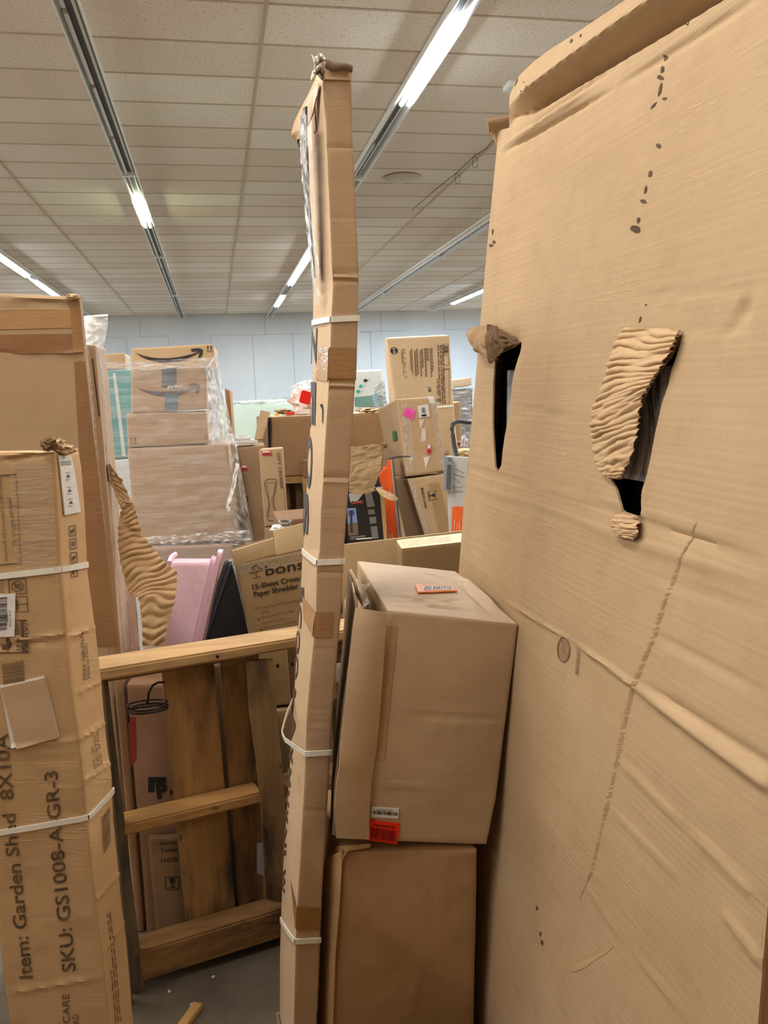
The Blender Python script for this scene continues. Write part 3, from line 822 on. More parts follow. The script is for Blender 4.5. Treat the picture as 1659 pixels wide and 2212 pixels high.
    btext('88958307', (1249, 1456), (1255, 1398), (1243, 1455), ik, .01)
    # fine scuff line running down the face, small punctures, oil stain
    V = []; F = []
    sc = [(1508, 1125), (1492, 1165), (1470, 1215), (1440, 1290), (1415, 1370), (1380, 1450), (1362, 1500), (1345, 1570), (1322, 1690), (1300, 1790), (1280, 1880), (1252, 1940)]
    for i in range(230):
        t = i/229; a = pline(sc, t); w = (2+4*math.sin(math.pi*t))*(.6+.8*random.random())
        if random.random() < .2: continue
        n = len(V); V += [big_surf(*bst(x, y), .0012) for x, y in ((a[0]-w, a[1]+1), (a[0]+w, a[1]-1.2), (a[0]+w, a[1]+.2), (a[0]-w, a[1]+2.2))]; F.append((n, n+1, n+2, n+3))
    link('scuff_mark', mesh(V, F, False), ink((140, 104, 66), .5, (196, 158, 112)), root)
    def holes(L, name='puncture_hole'):
        for (x, y, rx, ry, an) in L:
            V = []; F = []
            n = len(V); k = 12
            for i in range(k):
                t = 2*math.pi*i/k; r = 1+.5*noise.noise(Vector((x+math.cos(t)*1.3, y+math.sin(t)*1.3, .5)))
                ex, ey = rx*r*math.cos(t), ry*r*math.sin(t)
                V.append(big_surf(*bst(x+ex*math.cos(an)-ey*math.sin(an), y+ex*math.sin(an)+ey*math.cos(an)), .0012))
            F.append(tuple(range(n, n+k)))
            link(name, mesh(V, F, False), ink((62, 44, 28), .3, (120, 90, 60)), root)
    holes([(1430, 125, 4, 7, .2), (1431, 150, 4, 8, .1), (1427, 168, 8, 5, .3), (1426, 195, 3, 15, .2), (1436, 213, 5, 3, 0), (1412, 228, 9, 2.4, -.8), (1426, 314, 5, 5, .3),
           (1408, 375, 4, 7, .3), (1398, 410, 3, 9, .2), (1393, 435, 7, 4, .3), (1374, 495, 12, 8, .1), (1382, 476, 3, 6, .2), (1483, 45, 3, 9, .2), (1384, 690, 2, 7, .3), (1397, 658, 2, 2, 0),
           (1069, 523, 4, 4, 0), (1063, 530, 5, 3, 0), (1066, 500, 2, 6, 0), (1146, 178, 2, 2, 0), (1141, 198, 3, 2, 0), (1158, 187, 1.5, 1.5, 0), (1166, 2016, 2, 5, .2), (1170, 2036, 2, 6, -.2), (1158, 1962, 2, 4, 0), (1280, 78, 2, 4, .6), (1258, 90, 3, 5, .5)])
    # scuffed stain outline low down
    V = []; F = []
    st_ = [(1212, 2075), (1222, 2092), (1240, 2100), (1262, 2092), (1285, 2075), (1310, 2058), (1322, 2048), (1318, 2040), (1300, 2048), (1275, 2055), (1245, 2062), (1225, 2068)]
    V = [big_surf(*bst(*p), .0008) for p in st_]; link('oil_stain', mesh(V, [tuple(range(len(V)))], False), card((192, 156, 108), 0, .3, .2, .8, .2, .3), root)
    return root
build_big()

def aisle(name, x0, y0, x1, y1, z, label, seed):  # unseen cartons added around the camera to darken the low foreground
    c = Carton([(0, Vector((x0, y0, 0)), Vector((x1, y0, 0)), Vector((x0, y1, 0)), Vector((x1, y1, 0))), (1, Vector((x0, y0, z)), Vector((x1, y0, z)), Vector((x0, y1, z)), Vector((x1, y1, z)))], seed=seed, res=.08, rnd=.01, amp=.004)
    c.build(name, card((188, 150, 108), 0, .4, .4, .76, .2, .4), label, 'cardboard box')
aisle('light_block_carton', -1.75, -1.6, -.85, -.1, 1.95, 'unseen tall carton added to block low light, to the left behind the viewpoint', 201)
aisle('light_block_carton', -1.7, 0.0, -.95, 1.35, 1.8, 'unseen tall carton added to block low light, to the left beside the viewpoint', 202)
aisle('light_block_carton', -.8, -2.6, 1.2, -1.9, 1.9, 'unseen wide carton added to block low light directly behind the viewpoint', 203)
aisle('light_block_carton', .85, -1.6, 1.6, .8, 2.3, 'unseen tall carton added to block low light, to the right of the viewpoint', 204)
# ---------------- tall thin carton in the middle (lofted through its stations)
PY = 1.95; PD = .25
ST = [(150, 688, 697, 759), (206, 668, 698, 760), (276, 655, 704, 762), (321, 651, 706, 764), (388, 656, 708, 768), (470, 662, 712, 771), (570, 671, 716, 775), (612, 675, 719, 776),
      (630, 677, 718, 775), (700, 675, 714, 774), (778, 675, 712, 771), (826, 674, 710, 768), (921, 670, 704, 762), (1005, 664, 699, 756), (1031, 663, 698, 755), (1100, 660, 693, 750), (1188, 654, 690, 744),
      (1214, 652, 685, 743), (1298, 648, 682, 739), (1325, 646, 682, 737), (1395, 641, 676, 731), (1465, 637, 669, 725), (1547, 633, 662, 719), (1630, 627, 659, 714), (1712, 622, 656, 709), (1795, 616, 651, 704),
      (1836, 613, 649, 702), (1918, 609, 644, 697), (2025, 605, 638, 692), (2083, 604, 637, 690), (2212, 604, 634, 685)]
def pole_station(row):
    y, l, c, r = row
    pc = at(c, y, PY); pr = at(r, y+2, PY+.006)
    # left face recedes from the camera: find the depth where the left edge falls on x=l
    pl = at(l, y, PY+PD); 
    return pc, pr, pl, pr+(pl-pc)
stn = []
rows = ST[::-1]
b0, b1 = pole_station(ST[-1]), pole_station(ST[-3])
zb = b0[0].z; k = zb/(b1[0].z-b0[0].z)
base = [p-(q-p)*k for p, q in zip(b0, b1)]
base = [Vector((p.x, p.y, 0)) for p in base]
Z1 = pole_station(ST[0])[0].z
stn.append((0.0, base[0], base[1], base[2], base[3]))
for r in rows:
    q = pole_station(r); stn.append((q[0].z/Z1, q[0], q[1], q[2], q[3]))
PB = Carton(stn, res=.006, rnd=.004, amp=.0012, freq=9, seed=3, maxn=330)
def pcr(y, w, d, faces='F'):
    c = PB.st_of('F', 730-(y/2212)*60, y)[1]
    PB.cr.append(('F', (-.1, c), (1.1, c+.0005), w, d, False))
for y, w, d in ((318, .005, -.003), (588, .004, -.006), (598, .004, .003), (608, .004, -.006), (616, .004, .003), (824, .004, -.006), (832, .004, .004), (838, .004, -.005), (1030, .004, -.005), (1040, .004, .003),
                (470, .003, -.0012), (905, .003, -.001), (1150, .003, -.001), (1238, .003, -.004), (1400, .003, -.002), (1530, .003, -.0015), (1563, .003, -.0015), (1582, .003, -.0015), (1752, .003, -.002), (1100, .003, -.001)):
    pcr(y, w, d)
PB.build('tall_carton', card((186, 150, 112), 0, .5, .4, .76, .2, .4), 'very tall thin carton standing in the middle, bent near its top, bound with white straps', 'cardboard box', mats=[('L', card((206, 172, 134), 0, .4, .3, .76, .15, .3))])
def pole_x(y):
    for i in range(len(ST)-1):
        if ST[i][0] <= y <= ST[i+1][0]:
            w = (y-ST[i][0])/(ST[i+1][0]-ST[i][0]); return tuple(ST[i][j]*(1-w)+ST[i+1][j]*w for j in (1, 2, 3))
for y, yl, sag in ((690, 698, 0), (1215, 1190, 0), (1628, 1600, 0), (2033, 1985, 0)):
    l, c, r = pole_x(y)
    PB.band([('F', (c-1, y), (r+2, y-3))], .0135, white_pp)
    if y != 1628: PB.band([('L', (pole_x(yl)[0], yl), (c, y))], .0125, white_pp)
# loose strap loop standing off the side at the third strap
c = at(659, 1629, PY-.004); lp = [c, at(640, 1616, PY+.02), at(615, 1598, PY+.05), at(608, 1582, PY+.09), at(618, 1545, PY+.16), at(632, 1512, PY+.25)]
def fn(s, t):
    p = pline([tuple(q) for q in lp], t); return Vector(p)+Vector((0, 0, (s-.5)*.013))
sheet(20, 2, fn, 'loose_strap', white_pp, parent=PB.o, thick=.0012)
# tape bands
tp = tape_m((158, 120, 80), .3); tp2 = tape_m((176, 136, 96), .35)
PB.patch('F', [(711, 750), (771, 752), (769, 822), (707, 822)], 'tape', tp, off=.0022)
PB.patch('L', [(690, 752), (711, 750), (709, 824), (684, 820)], 'tape', tape_m((190, 158, 122), .15), off=.0022)
PB.patch('F', [(681, 1322), (720, 1322), (716, 1377), (676, 1377)], 'tape', tp, off=.0022)
PB.patch('L', [(655, 1286), (682, 1322), (676, 1374), (657, 1336)], 'tape', tape_m((178, 142, 102), .4), off=.0022)
PB.patch('F', [(642, 1958), (692, 1960), (690, 2008), (639, 2008)], 'tape', tape_m((150, 112, 58), .4), off=.0022)
PB.patch('L', [(629, 1900), (642, 1960), (639, 2008), (633, 1940)], 'tape', tape_m((150, 112, 58), .4), off=.0022)
PB.patch('L', [(678, 196), (684, 182), (685, 280), (678, 290)], 'tape', tp2, off=.0022)
# big letters running down the side face (seen at a grazing angle)
gi = flat((74, 78, 82), .7, 0, 'grey_print'); di = ink((62, 50, 44), .3, (150, 120, 88))
letters = [('Z', 702, 790, 674, 687, gi), ('E', 825, 921, 672, 684, gi), ('O', 941, 1056, 665, 676, gi), ('S', 1064, 1160, 656, 668, gi), ('J', 1240, 1300, 651, 659, di), ('C', 1305, 1358, 645, 653, di),
           ('O', 1361, 1413, 640, 649, di), ('O', 1416, 1467, 637, 646, di), ('&', 1482, 1518, 634, 642, di), ('A', 1530, 1606, 629, 640, di), ('Y', 1612, 1652, 625, 634, di), ('M', 1660, 1700, 621, 630, di),
           ('V', 1705, 1745, 618, 627, di), ('K', 1750, 1785, 615, 624, di), ('N', 1790, 1830, 613, 621, di), ('L', 1836, 1870, 611, 619, di), ('W', 1876, 1930, 609, 618, di)]
for ch, y0, y1, xl, xr, mm in letters:
    # text reads downwards: baseline at the far (left) side, tops toward the near edge
    PB.text('L', ch, (xl, y0), (xl-2, y1), (xr, y0), mm, 'printed_letter', bold=.03, off=.002)
# slit mark
PB.strips('L', (692, 872), (704, 872), (692, 915), [[(.0, .05), (.55, .0), (.62, .25), (.55, .3)], [(.5, .2), (.7, .25), (.62, 1), (.5, .95)]], dark_hole, 'slit')
# broken top: hollow opening, wadded tape, split seam wrapped in clear tape with black foam showing
PB.patch_st('F', [(.02, 1.0), (.98, 1.0), (.98, .991), (.02, .991)], 'top_fold', card((214, 178, 140), 0, .3, .3, .7, .2, .2), off=.004, th=.002)
def top_lip():
    a, b = at(699, 136, PY+.01), at(757, 148, PY+.01); dk = card((120, 94, 74), 0, .2, .3, .8, .5, .6)
    def fn(s, t):
        p = a.lerp(b, s)+Vector((0, -.022+.012*(1-t), -.017*t*(1+.2*math.sin(6*s)))); return p+Vector((0, -.01*math.sin(math.pi*t), .0025*noise.noise(p*60)))
    sheet(8, 20, fn, 'crushed_top_edge', dk, parent=PB.o, thick=.004)
    w = flat((205, 198, 186), .35, 0, 'tape_wad')
    def fw(s, t):
        x = 674+24*s+4*math.sin(5*t); y = 118+50*t+6*math.sin(6*s+2*t); return at(x+3*t, y, PY-.012+.03*noise.noise(Vector((s*3.5, t*4, 1)))+.02*s)
    sheet(16, 12, fw, 'tape_wad', w, parent=PB.o, thick=.002, sharp=30)
top_lip()
# flared, torn left side with split
cl = film_m(.08, (5, 5, 1.2), (235, 235, 232), 12, .9, 'clear_tape')
brd = card((190, 152, 112), 0, .3, .5, .7, .3, .4)
sheet_px([(683, 172, PY+.10), (668, 205, PY+.12), (650, 238, PY+.13), (636, 268, PY+.13), (630, 292, PY+.12), (640, 303, PY+.12)],
         [(692, 185, PY+.03), (684, 215, PY+.05), (678, 245, PY+.07), (668, 270, PY+.09), (656, 278, PY+.10), (650, 300, PY+.10)], 'split_flap', brd, 24, 8, .003, parent=PB.o)
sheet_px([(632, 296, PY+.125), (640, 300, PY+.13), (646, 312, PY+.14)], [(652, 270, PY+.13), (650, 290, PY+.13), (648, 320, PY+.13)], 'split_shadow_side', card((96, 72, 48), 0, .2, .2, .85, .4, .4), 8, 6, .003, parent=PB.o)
blk = flat((36, 38, 42), .25, 0, 'black_foam')
sheet_px([(658, 235, PY+.08), (650, 270, PY+.1), (651, 320, PY+.11), (656, 400, PY+.12), (662, 460, PY+.13), (671, 540, PY+.14), (680, 600, PY+.15)],
         [(664, 230, PY+.04), (664, 272, PY+.045), (666, 320, PY+.05), (669, 400, PY+.06), (672, 460, PY+.07), (677, 540, PY+.08), (682, 600, PY+.1)], 'black_foam_edge', blk, 60, 8, .004, parent=PB.o, rip=.010, pitch=11, jag=3)
sheet_px([(684, 175, PY+.05), (660, 225, PY+.06), (645, 262, PY+.07), (649, 330, PY+.07), (654, 400, PY+.08), (660, 460, PY+.09), (667, 540, PY+.1), (674, 600, PY+.11), (677, 660, PY+.17)],
         [(692, 180, PY+.0), (676, 235, PY+.005), (672, 262, PY+.01), (675, 330, PY+.012), (679, 400, PY+.015), (682, 460, PY+.02), (687, 540, PY+.03), (690, 600, PY+.04), (691, 660, PY+.07)], 'clear_tape_wrap', cl, 90, 12, 0, parent=PB.o, rip=.008, pitch=16, jag=2)

# ---------------- garden shed carton at the left
GY = 1.95
def gs(y, l, c, r):
    pc = at(c, y, GY); pr_ = at(r, y-2, GY+.17); pl = at(l, y, GY+.01)
    return pc, pr_, pl
GS = [(975, -112, 118, 172), (1010, -108, 121, 178), (1100, -98, 126, 185), (1240, -84, 133, 192), (1370, -70, 143, 210), (1480, -58, 155, 222), (1597, -45, 171, 232), (1680, -38, 180, 244), (1770, -30, 188, 247), (1940, -12, 208, 264), (2030, -4, 220, 275), (2212, 18, 240, 290)]
stn = []
def g8(row):
    pc, pr_, pl = gs(*row)
    # corners: FL = left edge, FR = near crease, back = behind
    return [pl, pc, pl+(pr_-pc), pr_]
b0, b1 = g8(GS[-1]), g8(GS[-3]); kk = b0[1].z/(b1[1].z-b0[1].z)
stn.append((0, *[Vector(((p-(q-p)*kk).x, p.y, 0)) for p, q in zip(b0, b1)]))
ZG = g8(GS[0])[1].z
for r in GS[::-1]:
    q = g8(r); stn.append((q[1].z/ZG, *q))
GB = Carton(stn, res=.009, rnd=.008, amp=.002, freq=6, seed=11, maxn=190)
gl_ = [('F', (0, 996), (118, 978), .005, -.006), ('F', (0, 984), (110, 972), .006, .004), ('F', (0, 1100), (125, 1096), .004, -.002), ('F', (0, 1170), (132, 1160), .003, .002),
       ('F', (10, 1385), (146, 1368), .003, .004), ('F', (-40, 1400), (150, 1382), .006, -.005), ('F', (-20, 1618), (172, 1597), .004, .004), ('F', (0, 1650), (175, 1640), .004, -.003),
       ('F', (20, 1695), (180, 1688), .003, -.002), ('F', (30, 1800), (188, 1785), .003, .002), ('F', (60, 2000), (210, 1975), .003, .002), ('F', (10, 2145), (228, 2108), .005, .005), ('F', (40, 1860), (200, 1845), .003, -.002),
       ('L', (0, 0), (0, 0), 1, 0)]
for c in gl_[:-1]: GB.crease(*c)
for a, b, w, d in (((143, 1378), (208, 1352), .004, .006), ((171, 1597), (229, 1560), .004, .006), ((181, 1686), (243, 1645), .004, .005), ((206, 1945), (262, 1880), .004, .006), ((222, 2060), (272, 1985), .004, .005), ((158, 1500), (222, 1470), .004, .004), ((130, 1230), (190, 1215), .004, -.003)):
    GB.crease('R', a, b, w, d)
GB.build('shed_carton', card((198, 158, 108), 0, .5, .8, .7, .45, .7), 'worn garden shed parts carton standing upright at the lower left, printed with large sideways lettering', 'cardboard box', mats=[('R', card((212, 168, 112), 0, .4, .8, .7, .3, .5))])
GI = ink((66, 54, 42), .35, (150, 116, 76))
GB.text('F', 'Item: Garden Shed  8X10A', (71, 2112), (17, 1583), (41, 2114), GI, bold=.012)
GB.text('F', 'SKU: GS1008-A-GR-3', (164, 2096), (124, 1663), (134, 2100), GI, bold=.012)
GB.text('F', 'CARE', (152, 2208), (150, 2145), (136, 2209), GI); GB.text('F', 'AD', (172, 2212), (170, 2188), (158, 2213), GI)
GB.text('F', 'Do not open with knife!', (37, 1176), (26, 1074), (26, 1177), ink((92, 74, 56), .4, (170, 135, 95)))
GB.text('F', 'Returns will only be accepted in original package', (17, 1210), (2, 1030), (9, 1211), ink((92, 74, 56), .4, (170, 135, 95)))
ln = ink((70, 56, 42), .3, (150, 118, 80))
GB.strips('F', (-60, 1227), (46, 1217), (-75, 1033), [(0, 0, 1, .012), (.988, 0, 1, 1), (0, .985, 1, 1)], ln, 'printed_frame')
def gbox(x0, y0, w, h, inner=None):
    GB.strips('F', (x0, y0), (x0+w, y0-2), (x0+h*-.06, y0-h), [(0, 0, 1, .04), (0, .96, 1, 1), (0, 0, .05, 1), (.95, 0, 1, 1)]+(inner or []), ln, 'printed_symbol')
circ = lambda cx, cy, r, w, n=20: [[(cx+r*math.cos(t0), cy+r*math.sin(t0)), (cx+r*math.cos(t1), cy+r*math.sin(t1)), (cx+(r-w)*math.cos(t1), cy+(r-w)*math.sin(t1)), (cx+(r-w)*math.cos(t0), cy+(r-w)*math.sin(t0))] for t0, t1 in [(2*math.pi*i/n, 2*math.pi*(i+1)/n) for i in range(n)]]
gbox(20, 1284, 38, 33, circ(.5, .5, .36, .06)+[[(.25, .7), (.32, .76), (.76, .32), (.7, .25)], [(.3, .4), (.6, .35), (.7, .7), (.45, .6)]])
gbox(-10, 1286, 17, 33, [(.3, .2, .6, .8)])
gbox(28, 1323, 33, 34, [[(.1, .2), (.35, .15), (.38, .7), (.2, .9), (.08, .8)], (.35, .48, 1, .52)])
gbox(-20, 1412, 82, 72, [(.83, .04, .98, .98)])
GB.text('F', 'CAUTION', (66, 1404), (60, 1342), (58, 1404), card((190, 150, 102), 0, .1, .1, .8, .1, .2), bold=.02, off=.0035)
GB.text('F', '17 to 35kg', (45, 1404), (41, 1345), (36, 1404), ln, bold=.02)
GB.strips('F', (2, 1405), (26, 1402), (0, 1375), [[(.1, .1), (.7, .0), (1, .3), (.8, .9), (.5, .8), (.6, .35), (.15, .4)], [(.75, .95), (.95, .95), (.95, 1.15), (.75, 1.15)]], ln, 'printed_symbol')
GB.barcode('F', (8, 1478), (4, 1434), (55, 1470), ink((84, 68, 50), .3, (150, 118, 80)), seed=5, name='printed_barcode')
WL = GB.patch('F', [(-30, 1284), (34, 1282), (32, 1374), (-20, 1376)], 'barcode_label', white_paper, off=.003, th=.0006)
GB.barcode('F', (-22, 1362), (-22, 1290), (16, 1359), black_ink, seed=8, off=.005, parent=WL, name='label_barcode')
GB.text('F', 'Dome Roll', (25, 1352), (24, 1318), (21, 1352), flat((60, 60, 60), .6, 0, 'label_ink'), off=.005, parent=WL); GB.text('F', '3000N', (19, 1344), (18, 1322), (15, 1344), flat((60, 60, 60), .6, 0, 'label_ink'), off=.005, parent=WL)
PWh = GB.patch('F', [(0, 1480), (96, 1460), (128, 1590), (26, 1614)], 'torn_label_edge', white_paper, off=.002, th=.0006)
GB.patch('F', [(3, 1484), (96, 1463), (126, 1592), (38, 1614)], 'taped_cardboard_patch', card((196, 162, 124), 0, .2, .2, .6, .1, .2), off=.006, th=.0015)
# stains and tape on the shed carton
GB.patch('F', [(20, 1000), (112, 996), (124, 1230), (34, 1236)], 'clear_tape', film_m(.0, (6, 6, 60), (235, 228, 215), 4, .55, 'glossy_clear_tape'), off=.0035)
SL = GB.patch('R', [(123, 984), (150, 982), (170, 1106), (137, 1113)], 'shipping_label', white_paper, off=.004, th=.0006)
lb = flat((70, 70, 84), .6, 0, 'label_ink2')
GB.greek('R', (127, 1006), (150, 1004), (126, 996), 3, lb, 3, off=.006, parent=SL)
for cx, cy in ((143, 1029), (146, 1060), (149, 1086)):
    GB.strips('R', (cx-6, cy+8), (cx+6, cy+7), (cx-7, cy-8), [(0, 0, .8, .06), (0, .94, .8, 1), [(.2, .35), (.8, .3), (.6, .75), (.3, .6)]], lb, 'label_symbol', off=.006, parent=SL)
for i, cy in enumerate((1148, 1176, 1206, 1236)):
    GB.strips('R', (149+i*1.4, cy+11), (163+i*1.6, cy+9), (148+i*1.4, cy-12), [(0, 0, 1, .07), (0, .93, 1, 1), (0, 0, .09, 1), (.91, 0, 1, 1)]+([(.3, .25, .42, .75), (.6, .25, .72, .75)] if i == 1 else [[(.25, .3), (.75, .45), (.7, .7), (.3, .62)], (.45, .15, .55, .4)]), GI, 'printed_symbol')
GB.band([('F', (-95, 1255), (133, 1230)), ('R', (133, 1230), (191, 1219))], .013, white_pp)
GB.band([('F', (-30, 1803), (190, 1766)), ('R', (190, 1766), (247, 1706))], .013, white_pp)
GB.text('R', 'MEAS: 168x25x17', (186, 1468), (178, 1365), (179, 1468), GI); GB.text('R', 'Made in China', (194, 1464), (187, 1390), (188, 1464), GI)
GB.text('R', 'QTY: 1 PC', (207, 1660), (201, 1612), (202, 1661), GI); GB.text('R', 'G.W.: 35 KGS', (214, 1655), (206, 1590), (209, 1656), GI); GB.text('R', 'N.W.: 34 KGS', (221, 1650), (212, 1580), (216, 1651), GI)
GB.barcode('R', (222, 1845), (219, 1765), (238, 1820), ink((96, 70, 50), .3, (160, 122, 78)), seed=4, name='printed_barcode')
GB.greek('R', (262, 2205), (238, 1965), (247, 2210), 3, ink((112, 84, 54), .6, (170, 130, 84)), 7, .28)
tn = card((128, 98, 66), 1, .2, .3, .85, .6, .8)
crumple('torn_corner', at(106, 960, GY-.005), (.017, .012, .014), tn, 1, GB.o, 3, .6)
crumple('torn_corner', at(128, 962, GY+.03), (.016, .014, .012), card((196, 160, 118), 1, .2, .3, .85, .6, .8), 2, GB.o, 3, .6)
crumple('crushed_corner', at(140, 972, GY+.05), (.025, .03, .012), card((206, 170, 126), 1, .2, .3, .85, .4, .6), 5, GB.o, 3, .35)

# ---------------- leaning box on the lower box, right of the thin carton
UF = Carton([(0, at(788, 1816, 1.93), at(1052, 1826, 1.93), at(788, 1816, 1.93)+Vector((.05, .46, -.01)), at(1052, 1826, 1.93)+Vector((-.02, .40, -.01))),
             (.16, at(794, 1722, 1.925), at(1072, 1730, 1.93), at(794, 1722, 1.925)+Vector((.05, .46, .0)), at(1072, 1730, 1.93)+Vector((-.02, .40, .0))),
             (.30, at(802, 1656, 1.92), at(1081, 1660, 1.93), at(802, 1656, 1.92)+Vector((.05, .46, .0)), at(1081, 1660, 1.93)+Vector((-.02, .40, .0))),
             (1, at(836, 1318, 1.93), at(1121, 1347, 1.90), at(771, 1211, 2.40), at(985, 1233, 2.30))],
            res=.010, rnd=.006, amp=.003, freq=5, seed=21, bulge=.006, maxn=70,
            creases=[('F', (858, 1540), (1095, 1556), .004, -.003), ('F', (800, 1690), (960, 1702), .003, .003), ('F', (736, 1665), (770, 1690), .004, -.005), ('F', (732, 1700), (775, 1702), .003, .004),
                     ('F', (728, 1735), (765, 1760), .004, -.004), ('F', (735, 1770), (775, 1785), .003, .004), ('F', (835, 1350), (800, 1640), .004, -.004), ('F', (985, 1550), (983, 1580), .008, .003),
                     ('T', (845, 1290), (1010, 1300), .006, -.006), ('T', (855, 1308), (990, 1312), .005, .005), ('T', (915, 1240), (1000, 1262), .008, -.010), ('T', (925, 1245), (1010, 1262), .006, .006), ('T', (1000, 1250), (1070, 1310), .012, .010), ('T', (1000, 1268), (1060, 1320), .010, -.010), ('T', (850, 1302), (1080, 1330), .004, -.006), ('T', (850, 1296), (1000, 1306), .004, .006)])
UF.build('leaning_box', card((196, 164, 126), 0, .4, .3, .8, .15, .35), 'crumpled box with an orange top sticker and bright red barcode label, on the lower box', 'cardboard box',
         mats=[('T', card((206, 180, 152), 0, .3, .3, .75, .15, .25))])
# loose outer wall wrapping the left front, standing open at the top
lw = card((200, 168, 130), 0, .4, .6, .8, .2, .35)
sheet_px([(768, 1312, 1.915), (762, 1350, 1.905), (757, 1400, 1.90), (751, 1450, 1.895), (747, 1500, 1.89), (740, 1560, 1.89), (735, 1610, 1.885), (733, 1650, 1.88), (726, 1690, 1.885), (722, 1740, 1.89), (724, 1780, 1.90), (726, 1808, 1.91)],
         [(836, 1324, 1.912), (832, 1350, 1.912), (829, 1400, 1.912), (826, 1450, 1.912), (822, 1500, 1.912), (817, 1560, 1.912), (812, 1610, 1.912), (806, 1650, 1.912), (800, 1690, 1.912), (797, 1740, 1.912), (796, 1780, 1.913), (796, 1812, 1.914)],
         'outer_flap', lw, 60, 14, .004, parent=UF.o, bow=.006, seed=2)
# left side wall leaning away, its crumpled top rim
sheet_px([(755, 1230, 2.32), (750, 1300, 2.30), (742, 1400, 2.28), (733, 1500, 2.24), (725, 1600, 2.18), (719, 1700, 2.1), (716, 1800, 2.0)],
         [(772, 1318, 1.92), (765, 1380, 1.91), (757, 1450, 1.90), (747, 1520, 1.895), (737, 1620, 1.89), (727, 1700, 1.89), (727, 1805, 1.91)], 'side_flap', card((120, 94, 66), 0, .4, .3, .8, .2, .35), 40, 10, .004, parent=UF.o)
sheet_px([(757, 1229, 2.30), (768, 1248, 2.22), (774, 1275, 2.12), (786, 1298, 2.04), (797, 1300, 1.98), (789, 1308, 1.94), (771, 1320, 1.92)],
         [(752, 1236, 2.31), (762, 1258, 2.24), (768, 1285, 2.14), (780, 1306, 2.06), (789, 1308, 1.99), (780, 1318, 1.945), (768, 1326, 1.93)], 'ragged_rim', card((206, 176, 140), 0, .2, .2, .8, .2, .3), 40, 3, .002, parent=UF.o)
# dark gap between flap and the inner box
sheet_px([(778, 1262, 2.12), (776, 1285, 2.08), (785, 1310, 2.0), (797, 1318, 1.97)], [(802, 1260, 2.10), (790, 1275, 2.06), (795, 1295, 2.0), (799, 1300, 1.97)], 'clear_tape_scrap', film_m(.4, (3, 3, 3), (235, 235, 232), 9, .95, 'clear_tape'), 14, 5, 0, parent=UF.o, rip=.01, pitch=4)
UF.patch('F', [(825, 1350), (858, 1352), (830, 1640), (795, 1640)], 'tape', tape_m((182, 148, 110), .6), off=.002)
W1 = UF.patch('F', [(802, 1740), (860, 1743), (859, 1765), (801, 1762)], 'barcode_label', white_paper, off=.004, th=.0006)
UF.barcode('F', (804, 1755), (857, 1758), (804, 1748), black_ink, seed=3, off=.006, parent=W1, name='label_barcode'); UF.text('F', 'DK3D Non Venter', (812, 1748), (848, 1749), (812, 1744), flat((60, 60, 60), .6, 0, 'label_ink'), off=.006, parent=W1)
R1 = UF.patch('F', [(794, 1768), (862, 1776), (857, 1823), (792, 1814)], 'red_barcode_label', flat((232, 48, 18), .5, 0, 'red_label'), off=.004, th=.0006)
R1['label'] = 'bright red label'
ri = flat((110, 14, 8), .6, 0, 'dark_red_print'); UF.barcode('F', (800, 1808), (852, 1815), (802, 1784), ri, seed=6, off=.006, parent=R1, name='label_barcode'); UF.text('F', 'X004E4OU5R', (805, 1781), (852, 1786), (805, 1776), ri, off=.006, parent=R1, bold=.02)
O1 = UF.patch('T', [(896, 1271), (968, 1274), (987, 1284), (902, 1287)], 'orange_sticker', flat((236, 140, 66), .5, 0, 'orange_sticker'), off=.006, th=.0006)
O2 = UF.patch('T', [(912, 1276), (970, 1276), (974, 1283), (914, 1283)], 'sticker_panel', white_paper, off=.0075, parent=O1)
UF.text('T', '5161454 DZ', (972, 1276.5), (915, 1276.5), (972, 1282), flat((60, 60, 60), .6, 0, 'label_ink'), off=.0095, parent=O1, bold=.02)
# lower box
LBx = Carton([(0, Vector((at(695, 2212, 1.95).x-.0, 1.95, 0)), Vector((.585, 1.95, 0)), Vector((at(695, 2212, 1.95).x+.02, 2.36, 0)), Vector((.585, 2.36, 0))),
              (1, at(737, 1838, 1.96), at(1034, 1832, 1.93), at(737, 1838, 1.96)+Vector((-.01, .40, -.02)), at(1034, 1832, 1.93)+Vector((-.01, .40, -.02)))],
             res=.012, rnd=.012, amp=.003, freq=5, seed=31, maxn=60, bulge=.004, creases=[('F', (745, 1935), (930, 1905), .003, -.002), ('F', (745, 2090), (900, 2075), .003, .002), ('F', (730, 1990), (880, 1975), .003, -.0015), ('F', (880, 2200), (905, 2090), .01, .003)])
LBx.build('lower_box', card((178, 136, 88), 1, .7, .4, .72, .3, .5), 'plain brown cardboard box on the floor beneath the leaning box, its left corner rounded', 'cardboard box')
sheet_px([(700, 1860, 2.05), (697, 1960, 2.05), (694, 2080, 2.05), (690, 2212, 2.05), (686, 2330, 2.05)], [(741, 1835, 1.952), (736, 1940, 1.948), (726, 2060, 1.945), (722, 2180, 1.945), (716, 2330, 1.945)], 'rounded_side', card((190, 146, 92), 1, .5, .5, .6, .3, .5), 30, 8, .003, parent=LBx.o, bow=.02)
sheet_px([(716, 1846, 2.05), (726, 1828, 1.99), (745, 1826, 1.965), (800, 1822, 1.95)], [(738, 1862, 1.955), (742, 1852, 1.945), (750, 1838, 1.945), (800, 1830, 1.945)], 'folded_tape', tape_m((196, 156, 104), .25), 16, 4, .002, parent=LBx.o)

